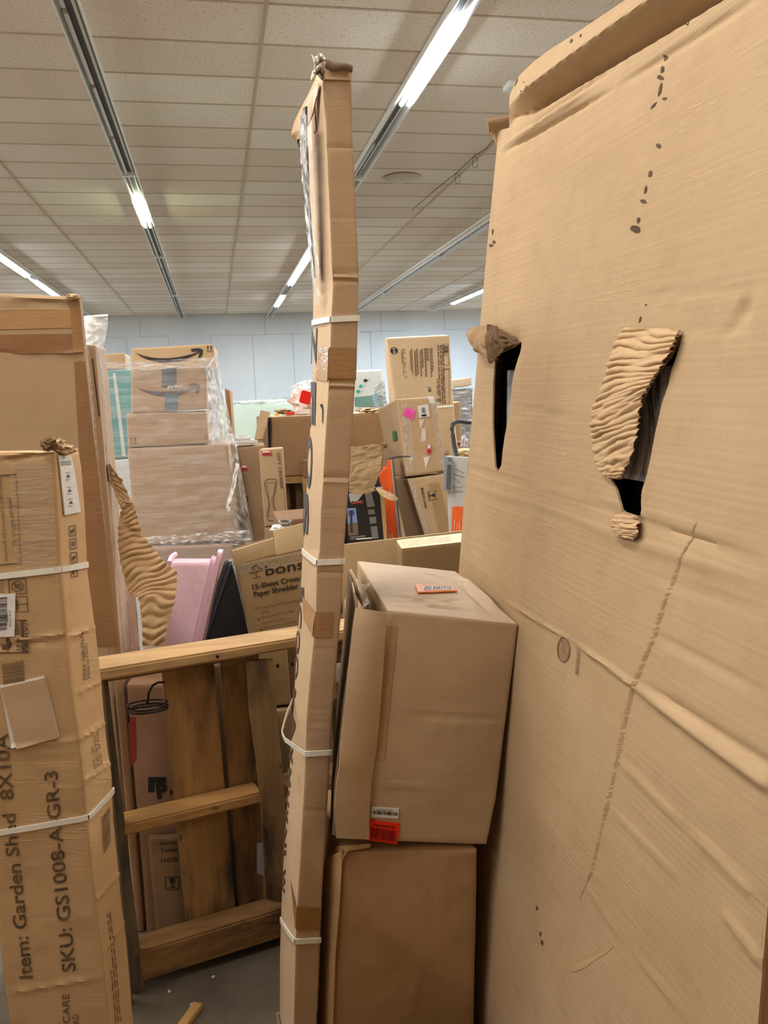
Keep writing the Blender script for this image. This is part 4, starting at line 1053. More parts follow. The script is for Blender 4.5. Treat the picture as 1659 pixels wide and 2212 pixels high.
# ================================================================== PALLET AND GAP
def pallet():
    wd = wood_m((196, 162, 116), (70, 54, 38), .16, 0); wdk = wood_m((150, 116, 72), (44, 34, 24), .5, 2); wg = wood_m((112, 98, 78), (46, 40, 32), .5, 2); wst = wood_m((150, 122, 84), (34, 30, 28), .8, 2)
    a = Vector((-.40, 2.37, 0)); b = Vector((.36, 2.55, 0)); ex = (b-a).normalized(); ey = Vector((-ex.y, ex.x, 0))
    root = empty('upright_pallet', a.lerp(b, .5), 'wooden pallet standing on its edge between the shed carton and the tall thin carton', 'pallet')
    L = (b-a).length
    def bar(x0, x1, y0, y1, z0, z1, name, mat, tilt=0, skew=0, bev=.003, z1b=None):
        z1b = z1 if z1b is None else z1b
        c = []
        for z, s in ((z0, 0), (z1, 1)):
            for x, y in ((x0, y0), (x1, y0), (x1, y1), (x0, y1)):
                zz = z if not (s and x == x1) else z1b
                c.append(a+ex*(x+skew*s)+ey*y+Vector((0, 0, zz)))
        return MB().prism8(c).build(name, mat, root, bev)
    bar(-.02, L+.1, -.065, .07, 1.005, 1.038, 'stringer', wd, bev=.006)            # pale top rail
    bar(.05, L*.62, -.0, .09, .505, .54, 'stringer', wood_m((196, 152, 92), (64, 48, 32), .2, 0), bev=.006)
    bar(L*.63, L+.08, -.0, .09, .51, .545, 'stringer', wood_m((176, 142, 96), (64, 48, 32), .3, 0), bev=.004)
    bar(.06, L+.08, -.0, .09, .03, .13, 'stringer', wood_m((140, 106, 62), (44, 34, 24), .5, 0), bev=.006)
    # boards behind the rails
    bar(.24, .40, .095, .115, .04, 1.0, 'deck_board', wood_m((172, 134, 84), (40, 34, 30), .4, 2), skew=-.02)
    bar(.41, .53, .095, .115, .04, 1.0, 'deck_board', wood_m((158, 122, 76), (46, 34, 26), .38, 2), skew=-.01)
    bar(.64, .74, .095, .115, .1, 1.0, 'deck_board', wst, skew=-.02)
    bar(-.03, .045, -.045, -.022, .0, 1.003, 'deck_board', wg, skew=-.005)
    bar(.048, .085, .0, .02, .0, 1.0, 'deck_board', wg, skew=-.03)
    # thin cross battens just under the rails
    bar(.0, .40, .072, .094, .955, 1.0, 'batten', wood_m((150, 120, 80), (50, 40, 30), .5, 0)); bar(.40, .52, .072, .094, .94, 1.0, 'batten', wood_m((150, 120, 80), (50, 40, 30), .5, 0))
    # broken, stained board hanging in front at the right
    q = MB(); P0 = [(532, 1432), (592, 1432), (600, 1600), (612, 1720), (612, 1945), (572, 1955), (568, 1800), (558, 1690), (545, 1600), (536, 1520)]
    Lp = [(530, 1425, 2.44), (534, 1480, 2.44), (538, 1540, 2.44), (552, 1640, 2.44), (562, 1740, 2.44), (568, 1850, 2.44), (571, 1935, 2.44)]
    Rp = [(588, 1422, 2.45), (592, 1480, 2.45), (596, 1540, 2.45), (606, 1640, 2.45), (614, 1740, 2.45), (614, 1850, 2.45), (612, 1945, 2.45)]
    sheet_px(Lp, Rp, 'stained_board', wst, 40, 6, .018, parent=root)
    # nails
    for x, y in ((576, 1447), (600, 1440), (632, 1436), (638, 1450), (470, 1419)):
        p = at(x, y, 2.36 if y < 1430 else 2.43); MB().tube([p, p+Vector((0, .012, 0))], .005, 10).build('nail', flat((40, 36, 34), .5, .5, 'nail'), root)
    return root
pallet()
SB = sheet_px([(555, 1822, 2.50), (555, 1885, 2.50)], [(568, 1820, 2.50), (571, 1892, 2.50)], 'bag_label', flat((150, 148, 146), .3, 0, 'film_label'), 8, 4, .002, label='grey film wrapped label strip stuck beside the broken pallet board', cat='label')

# boxes seen through the pallet gap
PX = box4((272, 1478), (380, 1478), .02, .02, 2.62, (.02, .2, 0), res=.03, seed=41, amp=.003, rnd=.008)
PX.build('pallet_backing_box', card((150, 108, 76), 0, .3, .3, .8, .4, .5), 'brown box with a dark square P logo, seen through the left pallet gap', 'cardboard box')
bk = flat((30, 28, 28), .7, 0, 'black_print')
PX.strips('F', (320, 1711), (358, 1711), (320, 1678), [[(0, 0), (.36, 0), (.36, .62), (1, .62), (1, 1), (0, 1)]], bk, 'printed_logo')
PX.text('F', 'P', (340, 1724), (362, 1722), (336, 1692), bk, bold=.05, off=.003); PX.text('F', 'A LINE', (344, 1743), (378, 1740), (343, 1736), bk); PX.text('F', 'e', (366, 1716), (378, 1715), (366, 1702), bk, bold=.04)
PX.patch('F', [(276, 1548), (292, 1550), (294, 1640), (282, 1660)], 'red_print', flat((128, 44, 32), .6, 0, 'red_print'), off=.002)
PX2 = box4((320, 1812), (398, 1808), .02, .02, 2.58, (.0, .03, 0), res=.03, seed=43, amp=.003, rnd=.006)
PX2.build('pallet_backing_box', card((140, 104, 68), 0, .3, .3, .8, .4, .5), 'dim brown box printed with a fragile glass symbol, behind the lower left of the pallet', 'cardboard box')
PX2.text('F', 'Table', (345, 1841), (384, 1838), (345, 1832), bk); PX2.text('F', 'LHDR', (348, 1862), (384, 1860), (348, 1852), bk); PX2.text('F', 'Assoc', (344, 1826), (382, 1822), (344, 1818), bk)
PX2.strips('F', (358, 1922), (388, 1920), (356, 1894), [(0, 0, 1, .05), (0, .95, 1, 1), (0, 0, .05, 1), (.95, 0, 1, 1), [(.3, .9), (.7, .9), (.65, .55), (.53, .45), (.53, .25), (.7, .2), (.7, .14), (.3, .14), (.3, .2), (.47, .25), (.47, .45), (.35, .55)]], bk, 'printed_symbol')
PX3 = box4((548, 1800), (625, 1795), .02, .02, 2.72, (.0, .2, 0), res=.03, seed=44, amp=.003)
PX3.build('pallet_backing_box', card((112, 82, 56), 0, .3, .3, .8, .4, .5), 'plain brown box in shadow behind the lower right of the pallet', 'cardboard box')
PX4 = box4((400, 1440), (560, 1434), .02, .02, 2.74, (.0, .1, 0), seed=45, res=.04, amp=.003)  # added filler box, its dark colour stands in for shade between boards
PX4.build('pallet_backing_box', card((104, 76, 52), 0, .3, .3, .8, .4, .5), 'dark brown box added behind the middle boards to keep the pallet gaps dark', 'cardboard box')
q = MB(); c = at(318, 1522, 2.50)
for dz in (0, .012, .02):
    q.tube([c+Vector((.058*math.cos(t), .03*math.sin(t)+.01, -dz+.0)) for t in [i*math.pi/14 for i in range(29)]], .0032, 8)
q.tube([at(318, 1520, 2.49), at(322, 1495, 2.48), at(330, 1480, 2.47), at(342, 1474, 2.47), at(356, 1474, 2.47)], .0035, 8)
q.tube([at(276, 1525, 2.50), at(278, 1560, 2.55)], .003, 8)
tag(q.build('coiled_cable', flat((18, 18, 20), .35, 0, 'black_rubber')), 'coil of thin black cable hanging just under the pallet top rail', 'cable')
ch = MB().box((0, 0, 0), (.03, .19, .018)).build('wood_offcut', wood_m((176, 140, 84), (60, 46, 30), .3, 1), None, .002)
p = atz(395, 2175, .0); ch.location = p+Vector((0, -.1, .002)); ch.rotation_euler = (0, 0, -.5); tag(ch, 'short splintered wood offcut lying on the concrete floor', 'wood scrap')
for i, (x, y) in enumerate(((461, 2110), (414, 2170), (365, 2142))):
    p = atz(x, y, .004); k_ = crumple('gravel_chip', p, (.005, .005, .004), flat((200, 192, 178), .8, 0, 'chip'), i, None, 2, .4, ['largest pale chip on the floor in front of the pallet', 'pale chip on the floor beside the wood offcut', 'small pale chip on the floor left of the others'][i], 'debris'); k_['group'] = 'chips on the floor'

# ================================================================== LEFT BACK GROUP
TPn = box4((-150, 628), (172, 640), 0.0, 0.0, 2.60, (.0, .06, 0), res=.02, rnd=.006, amp=.003, seed=51, maxn=110,
           creases=[('F', (0, 645), (165, 648), .006, .005), ('F', (40, 652), (160, 652), .004, -.005), ('F', (-20, 767), (105, 772), .005, -.007), ('F', (105, 770), (182, 764), .006, .008), ('F', (105, 776), (182, 778), .005, -.006), ('F', (-20, 772), (180, 780), .004, .004)])
TPn.build('tall_panel_carton', card((176, 142, 104), 0, .4, .3, .75, .12, .4), 'tall wide cardboard carton standing behind the shed carton at the left, taped across its top', 'cardboard box')
tpd = tape_m((156, 118, 78), .3)
TPn.patch('F', [(-60, 668), (150, 666), (152, 668), (-60, 670)], 'tape_edge', tape_m((200, 166, 126), .2), off=.002)
TPn.patch('F', [(-100, 675), (174, 668), (176, 708), (-100, 714)], 'tape', tape_m((166, 128, 86), .35), off=.002)
TPn.patch('F', [(-100, 724), (178, 721), (180, 762), (-100, 768)], 'tape', tape_m((134, 98, 66), .35), off=.002)
TPn.patch('F', [(152, 650), (171, 646), (183, 760), (158, 762)], 'tape', tape_m((150, 114, 74), .35), off=.004)
TPn.patch('F', [(160, 782), (184, 780), (255, 1400), (196, 1395)], 'tape', tape_m((136, 102, 68), .4), off=.002)
crumple('crushed_corner', at(158, 641, 2.59), (.02, .012, .008), card((200, 166, 126), 1, .2, .3, .85, .3, .5), 8, TPn.o, 3, .4)
NP = box4((186, 744), (206, 746), 0.0, 0.0, 2.69, (.012, .16, 0), res=.02, rnd=.003, amp=.002, seed=53, maxn=90)
NP.build('narrow_carton', card((206, 172, 138), 0, .3, .3, .6, .15, .4), 'narrow flat carton on edge beside the tall left carton, edges taped with shiny film', 'cardboard box')
NP.patch('F', [(186, 748), (192, 748), (252, 1400), (245, 1400)], 'clear_tape', film_m(.25, (9, 9, 9), (238, 236, 232), 6, .95, 'clear_tape2'), off=.003)
NP.patch('F', [(199, 775), (201, 775), (216, 900), (214, 900)], 'dark_slot', dark_hole, off=.003)
NP.patch('R', [(208, 745), (216, 746), (273, 1400), (266, 1400)], 'clear_tape', film_m(.15, (9, 9, 9), (238, 236, 232), 6, .8, 'clear_tape2'), off=.003)
for p, n_, z in (((216, 1010), 0, 0),):
    NP.strips('R', (232, 1040), (236, 1040), (228, 1000), [(0, 0, .5, .9)], dark_hole, 'slit')
# hanging torn corrugated strip
inm = card((206, 168, 120), 0, .2, .2, .85, .25, .4)
Lp = [(226, 1000, 2.74), (240, 1045, 2.74), (256, 1085, 2.74), (262, 1098, 2.74), (256, 1130, 2.74), (255, 1165, 2.74), (259, 1210, 2.73), (272, 1260, 2.72), (279, 1284, 2.71), (300, 1290, 2.70), (306, 1335, 2.70), (309, 1394, 2.70)]
Rp = [(236, 1000, 2.74), (262, 1035, 2.74), (282, 1078, 2.74), (290, 1092, 2.74), (298, 1120, 2.74), (306, 1155, 2.74), (328, 1178, 2.73), (352, 1212, 2.72), (383, 1234, 2.71), (381, 1280, 2.70), (369, 1330, 2.70), (354, 1396, 2.70)]
hs = sheet_px(Lp, Rp, 'torn_corrugated_strip', inm, 300, 20, .002, rip=.013, pitch=30, jag=3.5, seed=4)
tag(hs, 'long torn hanging strip of ribbed corrugated cardboard in front of the pink tub', 'cardboard scrap')
# white plastic bag
bagm = film_m(.75, (2, 2, 2), (232, 236, 236), 5, .98, 'white_plastic')
bg = sheet_px([(150, 684, 3.0), (160, 720, 2.97), (170, 760, 2.95), (185, 800, 2.93), (198, 830, 2.92)],
              [(233, 679, 3.0), (232, 705, 3.0), (226, 738, 2.99), (217, 772, 2.98), (209, 830, 2.97)], 'plastic_bag', bagm, 30, 24, .001, rip=.012, pitch=4, seed=2, bow=.06, sharp=80)
tag(bg, 'white plastic bag slumped over the top of the tall left cartons', 'plastic bag')
BX = box4((218, 752), (262, 750), (272, 800), (216, 800), 4.6, (.05, .5, 0), seed=61, rnd=.008)
def support(name, x0, y0, x1, y1, z, mat, label, seed=0, rot=0):
    c = Carton([(0, Vector((x0, y0, 0)), Vector((x1, y0, 0)), Vector((x0, y1, 0)), Vector((x1, y1, 0))), (1, Vector((x0, y0, z)), Vector((x1, y0, z)), Vector((x0, y1, z)), Vector((x1, y1, z)))], seed=seed, res=.06)
    c.build(name, mat, label, 'cardboard box'); return c

# ---- shrink-wrapped stack
cw = card((188, 152, 118), 1, .3, .2, .7, .12, .3); cw2 = card((204, 166, 122), 0, .4, .2, .7, .12, .3)
YS = 4.3
low = box4((275, 968), (506, 959), (520, 1168), (291, 1178), YS, (.02, .7, 0), seed=62, res=.03, rnd=.008)
low.build('wrapped_carton', cw, 'largest plain carton of the film wrapped stack, just above the pink tub', 'cardboard box', group='cartons in the wrapped stack')
bot = box4((291, 1184), (505, 1176), .02, .02, YS-.03, (.02, .7, 0), seed=63, res=.04, rnd=.01)
bot.build('wrapped_carton', card((190, 158, 140), 1, .3, .2, .6, .15, .3), 'wrapped mauve brown carton at the foot of the film wrapped stack, behind the pink tub', 'cardboard box', group='cartons in the wrapped stack')
md = box4((273, 893), (444, 889), (450, 958), (276, 967), YS-.0, (.02, .6, 0), seed=64, res=.03, rnd=.006)
md.build('wrapped_carton', cw, 'film wrapped carton with two small up arrows, directly on the largest wrapped carton', 'cardboard box', group='cartons in the wrapped stack')
am2 = box4((283, 795), (443, 790), (446, 884), (284, 893), YS-.0, (.02, .55, 0), seed=65, res=.03, rnd=.006)
am2.build('wrapped_carton', cw, 'film wrapped carton printed with a curved smile arrow and banded with dark blue tape', 'cardboard box', group='cartons in the wrapped stack')
am1 = box4((284, 753), (461, 743), (466, 793), (284, 797), YS+.05, (.02, .5, 0), seed=66, res=.03, rnd=.006)
am1.build('open_topped_carton', cw2, 'topmost carton of the wrapped stack, printed with a big dark smile arrow', 'cardboard box', group='cartons in the wrapped stack')
bi = flat((50, 46, 48), .7, 0, 'smile_ink'); bl = flat((76, 96, 110), .4, 0, 'blue_tape')
def smile(c, x0, x1, y0, yb, mat, hx):
    P = []; n = 18
    for i in range(n+1):
        t = i/n; x = x0+(x1-x0)*t; P.append((x, y0+(yb-y0)*math.sin(math.pi*t**.9)**.8-1.5*t*3))
    Q = []
    for i in range(n, -1, -1):
        t = i/n; x = x0+(x1-x0)*t; P2 = y0+(yb-y0)*math.sin(math.pi*t**.9)**.8-4.5*t; Q.append((x, P2+1+(9*math.sin(math.pi*min(1, t*1.0))**.9)))
    V = [c.pt('F', *c.st_of('F', *p), .003) for p in P+Q]; m = 2*(n+1)
    F = [(i, i+1, m-2-i, m-1-i) for i in range(n)]
    h = [(x1-22, y0-8), (x1-6, y0-10), (x1+4, y0-7), (x1+4, y0+3), (x1-2, y0+12), (x1-6, y0+10), (x1-3, y0+1), (x1-6, y0-3), (x1-20, y0-2)]
    k = len(V); V += [c.pt('F', *c.st_of('F', *p), .003) for p in h]; F.append(tuple(range(k, k+len(h))))
    link('printed_smile', mesh(V, F, False), mat, c.o)
smile(am1, 295, 434, 762, 776, bi, 0)
smile(am2, 300, 428, 838, 848, flat((84, 84, 88), .7, 0, 'smile_ink_wrapped'), 0)
am2.patch('F', [(349, 796), (381, 794), (381, 836), (350, 836)], 'blue_tape', bl, off=.004); am2.patch('F', [(355, 851), (384, 850), (382, 889), (357, 890)], 'blue_tape', flat((100, 124, 142), .4, 0, 'blue_tape2'), off=.004)
am2.text('F', 'prim', (362, 839), (394, 837), (363, 831), white_paper, off=.006, bold=.04)
def uparrow(c, x, y, s, m):
    c.strips('F', (x, y), (x+s, y), (x, y-s), [(.15, .15, .27, .75), [(.03, .7), (.39, .7), (.21, 1)], (.65, .15, .77, .75), [(.53, .7), (.89, .7), (.71, 1)], (0, 0, 1, .06)], m, 'printed_arrows')
uparrow(am1, 446, 760, 14, bi); uparrow(md, 281, 959, 15, flat((84, 78, 76), .7, 0, 'ink_wrapped')); uparrow(md, 441, 949, 10, bl)
tl_ = box4((215, 800), (283, 798), (284, 988), (228, 992), 5.05, (.02, .4, 0), seed=67, res=.04, rnd=.006)
tealm = card((70, 158, 166), 0, .3, .1, .5, .1, .5); tl_.build('teal_carton', tealm, 'bright teal printed carton under film at the left of the wrapped stack', 'cardboard box')
tl_.patch('F', [(243, 806), (250, 806), (272, 986), (264, 986)], 'pale_stripe', flat((190, 205, 205), .5, 0, 'pale_print'), off=.003)
tl_.text('F', 'UI', (226, 935), (236, 935), (226, 905), flat((150, 205, 195), .5, 0, 'pale_teal'), off=.003)
tl_.strips('F', (226, 945), (236, 944), (226, 938), [(0, 0, 1, 1)], flat((150, 205, 195), .5, 0, 'pale_teal'), 'printed_bar')
sheet_px([(222, 917, 5.03), (229, 910, 5.02), (232, 900, 5.01), (238, 896, 5.0)], [(232, 918, 5.03), (234, 910, 5.02), (238, 901, 5.01), (245, 897, 5.0)], 'torn_paper', card((138, 104, 76), 0, .2, .2, .8, .1, .2), 12, 4, .002, parent=tl_.o)
wb = box4((228, 995), (290, 990), .02, .02, 5.05, (.02, .4, 0), seed=68, res=.05, rnd=.008)
wb.build('white_carton', flat((196, 208, 212), .5, 0, 'white_card'), 'white and bluish carton under the teal carton, left of the wrapped stack', 'cardboard box')
for y in (1040, 1062, 1083, 1100):
    wb.strips('F', (240, y), (262, y-1), (240, y-4), [(0, 0, 1, 1)], flat((120, 168, 178), .5, 0, 'teal_print'), 'printed_line')
BX = box4((216, 764), (270, 762), (272, 797), (216, 799), 5.07, (.0, .32, 0), seed=61, rnd=.008)
BX.build('taped_carton', card((198, 162, 120), 0, .3, .3, .5, .1, .3), 'small taped carton on top of the teal carton, behind the white plastic bag', 'cardboard box')
tf_ = box4((485, 838), (497, 843), .02, .02, 5.15, (.02, .3, 0), seed=160, res=.05, rnd=.01)
tf_.build('back_carton', card((176, 130, 86), 0, .3, .2, .8, .2, .4), 'brown carton corner poking out behind the right side of the wrapped stack', 'cardboard box')
# stretch film round the stack
fA = film_m(.12, (1.0, 1, 7), (226, 222, 220), 5, .42); fB = film_m(.45, (4, 3, 1.6), (235, 238, 242), 6, .97, 'bunched_film')
root = empty('stretch_film', at(400, 1250, 4.2), 'clear stretch film wrapped around the carton stack, bunched and shiny along its right side', 'stretch film')
def flm(name, quad, Y, m, rows, cols, amp, seed, pitch=(5, 5)):
    P = [at(x, y, Y+dy) for x, y, dy in quad]
    def fn(s, t):
        p = (P[3].lerp(P[2], s)).lerp(P[0].lerp(P[1], s), t)
        return p+Vector((0, -amp*abs(noise.noise(Vector((s*pitch[0], t*pitch[1], seed))))-.004, 0))
    return sheet(rows, cols, fn, name, m, parent=root, sharp=80)
flm('front_film', [(212, 788, 0), (450, 782, 0), (524, 1168, 0), (236, 1188, 0)], YS-.02, fA, 60, 30, .012, 1, (6, 30))
flm('front_film', [(240, 1180, 0), (560, 1168, 0), (560, 1400, 0), (250, 1400, 0)], YS-.06, fA, 20, 20, .012, 5, (6, 20))
flm('top_film', [(212, 784, 0), (462, 772, 0), (462, 794, 0), (212, 802, 0)], YS-.028, film_m(.2, (1.5, 1, 8), (226, 226, 226), 7, .85, 'folded_film'), 8, 40, .02, 4, (9, 3))
flm('side_film', [(444, 795, 0), (470, 760, .1), (475, 880, .15), (452, 884, 0)], YS-.02, fB, 30, 12, .05, 2, (5, 9))
flm('side_film', [(448, 800, 0), (472, 790, .15), (508, 960, .2), (452, 960, 0)], YS-.03, fB, 40, 16, .06, 3, (6, 6))
flm('side_film', [(490, 935, 0), (506, 938, .12), (556, 1205, .2), (508, 1150, 0)], YS-.03, fB, 50, 10, .05, 7, (4, 12))
flm('tail_film', [(305, 1160, 0), (538, 1144, .0), (546, 1178, .0), (320, 1172, 0)], YS-.10, film_m(.12, (2, 2, 5), (238, 240, 240), 9, .95, 'tail'), 14, 50, .06, 9, (10, 4))
V = []
for i, (pa, pb) in enumerate((((494, 1025), (516, 1020)), ((492, 1040), (512, 1045)), ((490, 1055), (510, 1070)), ((491, 1075), (508, 1098)), ((497, 1108), (506, 1112)))): V.append((*pa, YS-.08))
pts = [(512, 1000), (507, 1025), (504, 1048), (497, 1070), (492, 1090), (492, 1102), (500, 1110), (506, 1112)]
sheet_px([(x-3, y, YS-.10) for x, y in pts], [(x+5, y+2, YS-.13) for x, y in pts], 'film_tail', film_m(.7, (5, 5, 5), (235, 235, 232), 8, .98, 'film_tail_m'), 30, 5, 0, rip=.02, pitch=7, parent=root)
# narrow wrapped bundle behind the strip
nb = box4((250, 1192), (262, 1190), 0.0, 0.0, 3.0, (.02, .2, 0), seed=70, res=.02, rnd=.012, amp=.008, creases=[])
nb.build('wrapped_bundle', card((184, 144, 104), 1, .3, .8, .4, .3, .5), 'slim cardboard bundle wrapped in film, just right of the narrow taped carton', 'bundle')
sheet_px([(248, 1190, 2.99), (252, 1240, 2.98), (262, 1300, 2.98), (270, 1400, 2.98)], [(268, 1195, 3.02), (277, 1240, 3.02), (282, 1300, 3.02), (288, 1400, 3.02)], 'film', film_m(.15, (4, 4, 4), (225, 222, 218), 6, .8, 'bundle_film'), 20, 6, 0, parent=nb.o, rip=.01, pitch=5)

# ---- pink tub, black tub
def tub(name, base, rim, mat, label, cat='storage tub', lip=.012, rr=.02):
    """frustum between a base loop and a rim loop (each 4 corners), rounded, with a flange at the rim"""
    def loop(c, r):
        out = []; n = len(c)
        for i in range(n):
            p, a, b = c[i], c[i-1], c[(i+1) % n]
            da = (a-p).normalized()*r; db = (b-p).normalized()*r
            for k in range(5):
                t = k/4; out.append((p+da)*(1-t)**2+p*2*t*(1-t)+(p+db)*t*t)
        return out
    base = [Vector(p) for p in base]; rim = [Vector(p) for p in rim]; cb = sum(base, Vector())/4; cr = sum(rim, Vector())/4; ax = (cr-cb).normalized()
    V = []; F = []; rings = []
    def add(L): rings.append(len(V)); V.extend(L); return len(L)
    L0 = loop(base, rr); L1 = loop(rim, rr*1.3); n = len(L0)
    add([cb+(p-cb)*.93 for p in L0]); add([p+ax*.004 for p in L0])
    for t in (.12, .4, .7, .83): add([a.lerp(b, t) for a, b in zip(L0, L1)])
    add([cr+(p-cr)*1.02-ax*.03 for p in L1]); add([p-ax*.012 for p in L1])
    add([cr+(p-cr)*(1+lip/.12)-ax*.012 for p in L1]); add([cr+(p-cr)*(1+lip/.12)+ax*.004 for p in L1]); add([p+ax*.004 for p in L1])
    add([(cr+(p-cr)*.97) for p in L1]); add([cb+(p-cb)*.95+ax*.01 for p in L0])
    for k in range(len(rings)-1):
        a, b = rings[k], rings[k+1]
        for i in range(n): F.append((a+i, a+(i+1) % n, b+(i+1) % n, b+i))
    F.append(tuple(rings[0]+i for i in range(n))[::-1]); F.append(tuple(rings[-1]+i for i in range(n)))
    me = mesh(V, F, False); bm = bmesh.new(); bm.from_mesh(me); bmesh.ops.recalc_face_normals(bm, faces=bm.faces); bm.to_mesh(me); bm.free()
    me.uv_layers.new(name='UVMap'); me.polygons.foreach_set('use_smooth', [True]*len(me.polygons)); me.set_sharp_from_angle(angle=math.radians(30))
    o = link(name, me, mat); tag(o, label, cat)
    xs = [v.x for v in V]; ys = [v.y for v in V]; zs = [v.z for v in V]; zm = min(zs); lo = [v for v in V if v.z < zm+.1]
    support('support_carton', min(v.x for v in lo), min(v.y for v in lo), max(v.x for v in lo), max(v.y for v in lo), zm-.004, card((184, 150, 112), 0, .3, .3, .7, .2, .4), 'plain low carton under the '+('black' if 'black' in label else 'pink')+' plastic tub', 150)
    return o
pk = flat((222, 190, 208), .35, 0, 'pink_plastic', .5)
Yp = 2.92
A = lambda x, y, Y: at(x, y, Y)
b_ = [A(370, 1212, Yp), A(374, 1206, Yp+.2), A(335, 1560, Yp+.2), A(330, 1590, Yp)]
r_ = [A(474, 1210, Yp-.02), A(478, 1206, Yp+.24), A(395, 1600, Yp+.24), A(385, 1600, Yp-.02)]
PKo = tub('plastic_tub', b_, r_, pk, 'pale pink plastic tub turned on its side with a rolled rim, behind the pallet rail')
MB().tube([A(366, 1216, Yp+.02), A(371, 1203, Yp+.06), A(379, 1197, Yp+.1)], .009, 8).build('foot_ridge', pk, PKo)
bkp = flat((44, 44, 50), .45, 0, 'black_plastic', .4)
b_ = [A(500, 1212, 3.40), A(500, 1212, 3.6), A(575, 1500, 3.6), A(575, 1500, 3.40)]
r_ = [A(486, 1216, 3.38), A(486, 1216, 3.62), A(400, 1520, 3.62), A(385, 1520, 3.38)]
tub('plastic_tub', b_, r_, bkp, 'dark black plastic tub standing between the pink tub and the shredder box', lip=.004)
cl2 = MB().box((0, 0, 0), (.07, .12, .5)).build('clear_bin', film_m(.4, (2, 2, 2), (190, 200, 215), 5, .9, 'blue_film'), None, .01)
p = at(512, 1290, 3.72); cl2.location = Vector((p.x-.0, p.y, p.z-.35)); tag(cl2, 'sliver of a bluish film wrapped package between the black tub and the shredder box', 'package')
cl2.location.z = .0; cl2.scale = (1, 1, 2.1)

# ---- paper shredder box
kb = card((168, 136, 88), 0, .3, .2, .55, .2, .5)
SH = Carton([(0, *[at(*p) for p in ((566, 1500, 3.0), (725, 1470, 3.0), (560, 1500, 3.3), (725, 1470, 3.3))]), (1, *[at(*p) for p in ((508, 1220, 3.0), (690, 1182, 3.0), (506, 1207, 3.3), (688, 1172, 3.3))])], res=.02, rnd=.006, amp=.004, seed=81,
            creases=[('F', (520, 1230), (655, 1205), .006, -.004), ('F', (530, 1250), (560, 1380), .004, .004)])
def drop(c, z):   # move the bottom of a leaning box to height z along its edges
    lo, hi = c.st[0], c.st[1]; n = [0]
    for i in range(1, 5):
        a, b = lo[i], hi[i]; t = (z-b.z)/(a.z-b.z); n.append(b+(a-b)*t)
    c.st[0] = tuple(n); return c
SH.st = [tuple(SH.st[0]), tuple(SH.st[1])]; drop(SH, .62)
SH.__init__(SH.st, res=.02, rnd=.006, amp=.004, seed=81, creases=[('F', (520, 1230), (655, 1205), .006, -.004), ('F', (530, 1250), (560, 1380), .004, .004)])
SH.build('shredder_box', kb, 'brown paper shredder box printed with a small tree logo, tilted behind the pallet top rail', 'cardboard box', skip='T')
ik = flat((44, 38, 34), .7, 0, 'shredder_ink'); ikb = ink((92, 76, 54), .4, (150, 122, 80))
SH.text('F', 'bonsaii', (574, 1243), (694, 1222), (572, 1222), ik, bold=.01, off=.003)
SH.text('F', '15-Sheet Cross-Cut', (546, 1273), (677, 1248), (544, 1262), ik, bold=.02, off=.003)
SH.text('F', 'Paper Shredder', (549, 1289), (645, 1270), (547, 1278), ik, bold=.02, off=.003)
for i, (t, x0, y0, x1, y1) in enumerate((('Overheating and overloading protection', 560, 1315, 672, 1292), ('system', 563, 1325, 582, 1321), ('The big basket with large', 564, 1336, 634, 1320), ('transparent window', 567, 1347, 622, 1336), ('Easy operation with pull-out', 570, 1358, 650, 1341), ('auto on, standby for all', 573, 1368, 650, 1352))):
    SH.text('F', t, (x0, y0), (x1, y1), (x0-.7, y0-4.5), ikb, off=.003)
for x, y in ((552, 1314), (558, 1338), (563, 1361)): SH.strips('F', (x, y+1), (x+3, y+.4), (x-.4, y-2), [(0, 0, 1, 1)], ik, 'bullet')
# tree logo: ground line, trunk, three leaf clouds
SH.strips('F', (545, 1249), (564, 1245), (541, 1224), [(0, -.02, 1, .04), [(.42, .0), (.62, .0), (.55, .3), (.7, .5), (.62, .52), (.45, .35), (.3, .5), (.25, .46), (.42, .3)]]+
          [[(cx+rx*math.cos(t)*(1+.15*math.sin(5*t)), cy+ry*math.sin(t)*(1+.15*math.sin(5*t))) for t in [2*math.pi*i/16 for i in range(16)]] for cx, cy, rx, ry in ((.1, .55, .34, .15), (.5, .85, .4, .2), (.95, .6, .32, .16), (.45, .62, .3, .12))], ink((92, 64, 44), .2, (150, 122, 80)), 'tree_logo')
SH.patch('L', [(510, 1222), (520, 1230), (562, 1380), (548, 1385)], 'glossy_tape', film_m(.05, (6, 6, 20), (226, 220, 205), 8, .6, 'shiny_tape'), off=.003)
fm2 = card((226, 198, 150), 0, .2, .2, .55, .05, .2)
def flap(pts, name, mat, parent, th=.004, wob=.004):
    P0 = [at(*p) for p in pts]
    def fn(s, t):
        q = P0[3].lerp(P0[2], s).lerp(P0[0].lerp(P0[1], s), t); return q+Vector((0, -wob*math.sin(math.pi*s)*math.sin(math.pi*t)+.003*noise.noise(q*14), 0))
    return sheet(8, 10, fn, name, mat, parent=parent, thick=th)
flap([(502, 1190, 2.97), (590, 1163, 2.97), (596, 1196, 2.99), (504, 1221, 2.99)], 'top_flap', fm2, SH.o)
flap([(590, 1146, 2.99), (690, 1122, 2.99), (692, 1176, 3.0), (596, 1199, 3.0)], 'top_flap', fm2, SH.o)
flap([(501, 1184, 3.3), (592, 1158, 3.3), (594, 1180, 3.3), (503, 1205, 3.3)], 'back_flap', card((170, 134, 96), 0, .2, .2, .8, .2, .2), SH.o)
SH.patch_st('F', [(.0, 1.0), (1, 1.0), (1, .93), (0, .93)], 'glossy_tape', film_m(.04, (14, 6, 20), (226, 220, 205), 8, .6, 'shiny_tape'), off=.004)
